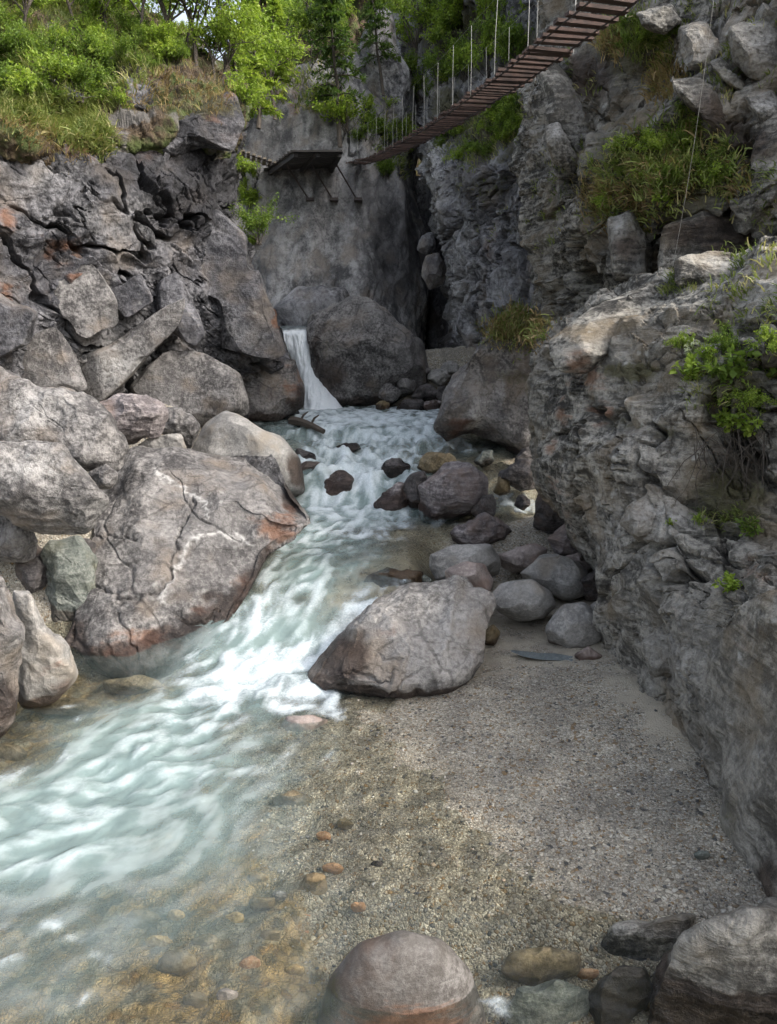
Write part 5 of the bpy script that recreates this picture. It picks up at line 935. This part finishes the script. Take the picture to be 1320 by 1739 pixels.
scatter(SB, GB, 26, (.22, .5), ['bright green shrub on the grassy ledge of the right wall', 'mid green shrub on the grassy ledge of the right wall', 'loose green shrub on the grassy ledge of the right wall', 'dense small shrub on the grassy ledge of the right wall'], 'shrub', 'shrubs on the grassy ledge', 402)
scatter(SB, GD, 34, (.4, .85), ['light green shrub on the slope under the footbridge', 'mid green shrub on the slope under the footbridge', 'loose green shrub on the slope under the footbridge', 'dense small shrub on the slope under the footbridge'], 'shrub', 'shrubs under the footbridge', 403)
scatter(SB, [(690, 10), (900, -20), (900, 110), (820, 150), (740, 190), (690, 160)], 34, (.7, 1.6), ['light green bush on the gorge wall behind the footbridge', 'mid green bush on the gorge wall behind the footbridge', 'loose green bush on the gorge wall behind the footbridge', 'dense bush on the gorge wall behind the footbridge'], 'shrub', 'bushes on the gorge wall', 404)
scatter(FERN, GB, 16, (.2, .4), ['bright leafy plant among the ledge grass of the right wall', 'mid green leafy plant among the ledge grass of the right wall'], 'plant', 'leafy plants on the grassy ledge', 408)
scatter(SB, GC, 9, (.25, .5), ['bright little shrub on the tuft beside the footbridge', 'mid green little shrub on the tuft beside the footbridge', 'loose little shrub on the tuft beside the footbridge', 'dense little shrub on the tuft beside the footbridge'], 'shrub', 'shrubs beside the footbridge', 405)
scatter([SB[2], SB[0]], [(400, 290), (430, 290), (440, 430), (425, 430), (405, 360)], 14, (.4, .9), 'yellow green shrub in the gap beside the left cliff', 'shrub', 'shrubs in the gap', 406)
scatter([LARCH, FIR, TREE[0], TREE[1]], [(400, -40), (900, -40), (900, 20), (700, 60), (590, 20), (560, 100), (430, 110)], 26, (2.2, 4.2), ['pale green conifer on the mountainside', 'narrow pale green conifer on the mountainside', 'bright broadleaf tree on the mountainside', 'mid green broadleaf tree on the mountainside'], 'tree', 'trees on the mountainside', 407)
def one(proto, px, py, h, label, cat, Y=None, group=None, sink=.03):
    l = at(px, py, Y) if Y else hit(px, py)[0]
    if l is None: l = at(px, py, 25)
    return place(proto, l - np.array([0, 0, sink * h]), h, rng0.uniform(0, 6.28), label, cat, group)
one(TREE[0], 345, 120, 3.6, 'bright leafed tree with dark forking branches on the edge of the left cliff', 'tree')
one(TREE[0], 300, 90, 3.0, 'broad bright tree left of the forking one', 'tree')
one(TREE[0], 385, 150, 2.4, 'small bright tree at the brink of the left cliff', 'tree')
one(LARCH, 440, 205, 4.2, 'pale green feathery conifer between the left cliff and the gorge cliff', 'tree', Y=28)
one(LARCH, 470, 150, 3.4, 'pale green conifer right of the feathery one, at the top of the gorge cliff', 'tree', Y=31)
one(LARCH, 415, 190, 3.0, 'smaller pale conifer at the left cliff edge', 'tree', Y=26)
for (x, y, Yt, h, k, lab) in [(500, 130, 33.6, 3.2, 0, 'bright broadleaf tree on the left top of the gorge cliff'), (535, 105, 34.2, 3.0, 1, 'mid green broadleaf tree in the middle of the gorge cliff top'), (455, 190, 30, 3.4, 0, 'bright broadleaf tree between the two pale conifers'), (625, 60, 37, 3.5, 0, 'bright broadleaf tree behind the pale pinnacle'), (700, 120, 36, 3.6, 0, 'bright broadleaf tree in the notch right of the pinnacle')]:
    one(TREE[k], x, y, h, lab, 'tree', Y=Yt)
for (x, y, h, k, lab) in [(30, 60, 2.2, 0, 'bright broadleaf tree at the far left of the hillside'), (110, 50, 2.4, 1, 'mid green broadleaf tree on the left part of the hillside'), (190, 60, 2.3, 0, 'bright broadleaf tree in the middle of the hillside'), (255, 70, 2.4, 1, 'mid green broadleaf tree near the middle of the hillside'), (370, 135, 1.8, 0, 'low bright tree leaning over the brown brink'), (325, 85, 2.6, 0, 'bright broadleaf tree filling the gap beside the forking one')]:
    one(TREE[k], x, y, h, lab, 'tree')
one(SB[0], 405, 185, 1.0, 'vivid yellow bush on the tip of the left cliff', 'shrub', Y=21)
one(PINE, 578, 235, 5.5, 'dark pine standing in front of the pale pinnacle', 'tree', Y=31.6)
one(PINE, 650, 150, 4.2, 'slender dark pine in front of the pale pinnacle, nearer the footbridge', 'tree', Y=32.6)
one(PINE, 545, 120, 3.6, 'shorter dark pine at the top of the gorge cliff', 'tree', Y=33)
one(SB[0], 590, 220, 1.6, 'yellow green bush at the foot of the dark pine', 'shrub', Y=31.6)
one(SB[3], 440, 410, 1.1, 'small green bush hanging from the edge of the left cliff', 'shrub', Y=20)
one(SB[1], 650, 300, 1.0, 'bush growing below the far end of the footbridge', 'shrub')
for (x, y, h, k, lab) in [(1160, 600, .3, 0, 'low bright shrub at the left end of the overhang clump'), (1215, 650, .3, 3, 'dense small leaved shrub in the middle of the overhang clump'), (1265, 700, .34, 0, 'bright spreading shrub at the lower right of the overhang clump'), (1300, 600, .3, 2, 'loose shrub at the top right of the overhang clump'), (1225, 600, .35, 1, 'mid green shrub just right of the pale leaved plant'), (1205, 710, .35, 2, 'loose bright shrub at the lower left of the overhang clump')]:
    one(SB[k], x, y, h, lab, 'shrub')
for (x, y, h, k, lab) in [(1180, 640, .42, 0, 'bright leafy plant at the front of the overhang clump'), (1235, 680, .36, 1, 'mid green leafy plant in the middle of the overhang clump'), (1290, 690, .4, 0, 'tall bright leafy plant on the outer side of the overhang clump'), (1240, 725, .34, 0, 'bright leafy plant lowest in the overhang clump'), (1310, 640, .5, 1, 'mid green leafy plant highest in the overhang clump'), (1275, 730, .4, 0, 'bright leafy plant hanging under the overhang clump'),
                          (1245, 1000, .26, 0, 'bright green plant in the crack low on the rock wall'), (1270, 905, .26, 1, 'dark green plant above the low crack of the rock wall'), (1190, 885, .14, 0, 'small plant on a ledge in the middle of the rock wall'), (1140, 890, .12, 0, 'tiny plant at the tip of the ledge on the rock wall'), (1150, 480, .22, 1, 'green plant at the foot of the thin wire'), (1095, 885, .07, 0, 'moss sized plant left of the tiny ledge plant'),
                          (1250, 640, .5, 1, 'leafy plant at the back of the overhang clump'), (1210, 610, .3, 0, 'small bright plant under the pale leaved plant')]:
    one(FERN[k], x, y, h, lab, 'plant')
pl = make_plant('leafy_plant', 1, 239, 'pale_leaf', 5, .16, 6, 0, .5, stemw=.012); one(pl, 1175, 605, .3, 'plant with pale cream young leaves on the brow of the rock wall', 'plant')
# dead hanging twigs
rng = np.random.default_rng(9); l, nn = hit(1240, 745); root = empty('dead_bush', l); tag(root, 'dead bush with grey twigs hanging down the recess of the rock wall', 'dead bush')
pth, rad = [], []
for k in range(60):
    p0 = l + np.array([rng.normal(.1, .3), rng.normal(-.12, .1), rng.normal(0, .08)]); d = np.array([rng.normal(0, .5), -rng.uniform(0, .5), -.3]); q = [p0]
    for j in range(7): d = unit(d + rng.normal(0, .3, 3) + [0, .02, -.25]); q.append(q[-1] + d * rng.uniform(.06, .13))
    pth.append(np.array(q)); rad.append(np.linspace(.006, .002, 8) * rng.uniform(.6, 1.3))
part('twigs', tubes(pth, rad, 4), M['bark'], root, l)
q = np.array([l + [.25, -.22, .1], l + [.27, -.25, -.35], l + [.22, -.3, -.6], l + [.3, -.3, -.95], l + [.33, -.28, -1.25]]); q2 = np.array([q[2], q[2] + [-.2, -.05, .0], q[2] + [-.38, -.05, -.06]])
part('pale_branch', tubes([catmull(q, 20, 0), catmull(q2, 10, 0)], [np.linspace(.009, .003, 20), np.linspace(.006, .002, 10)], 4), M['bark'], root, l)

# ------------------------------------------------------------------ gravel (uncountable)
rng = np.random.default_rng(12); n = 9000
g = np.linspace(0, 1, n); yy = 3.6 * (8.8 / 3.6) ** rng.uniform(0, 1, n); xx = rng.uniform(-1.6, 3.6, n)
dd = shore(xx, yy); P_ = np.stack([xx, yy, xx * 0], 1); keep = (fbm(P_ * 1.4, 4, .6, 15) + .25 - .22 * np.maximum(dd - 1.2, 0) > rng.uniform(-.5, .6, n)) & (dd > -1.8)
xx, yy = xx[keep], yy[keep]; n = len(xx); zz = ground_z(xx, yy)
S_, F_ = cube_sphere(2); r_ = .0065 * np.exp(rng.normal(0, .45, (n, 1, 1))).clip(.4, 3.2); ax = rng.uniform(.6, 1.4, (n, 1, 3)) * [1, 1, .6]
an = rng.uniform(0, 6.28, n); c_, s_ = np.cos(an)[:, None], np.sin(an)[:, None]
L = S_[None] * (1 + rng.normal(0, .13, (n, len(S_), 1))) * ax * r_; L = np.stack([L[..., 0] * c_ - L[..., 1] * s_, L[..., 0] * s_ + L[..., 1] * c_, L[..., 2]], -1)
V = (L + np.stack([xx, yy, zz + r_[:, 0, 0] * .25], 1)[:, None]).reshape(-1, 3); F = (F_[None] + (np.arange(n) * len(S_))[:, None, None]).reshape(-1, 4)
t = NT('mixed_gravel_stones'); lv = t.attr('lv').outputs['Fac']; cr_ = t.n('ValToRGB', {0: lv}); cr = cr_.color_ramp; cr.elements[0].color = (.06, .062, .062, 1); cr.elements[1].color = (.52, .50, .46, 1)
for p_, c in ((.2, (.14, .135, .125, 1)), (.5, (.27, .245, .205, 1)), (.72, (.38, .345, .285, 1)), (.84, (.28, .20, .12, 1)), (.88, (.42, .39, .34, 1))): e = cr.elements.new(p_); e.color = c
mg = t.done(t.n('BsdfPrincipled', {'Base Color': cr_.outputs[0], 'Roughness': .75}))
tag(link('gravel', mesh_np('gravel', V, F, True, {'lv': np.repeat(rng.uniform(0, 1, n), len(S_))}, mg)), kind='stuff')
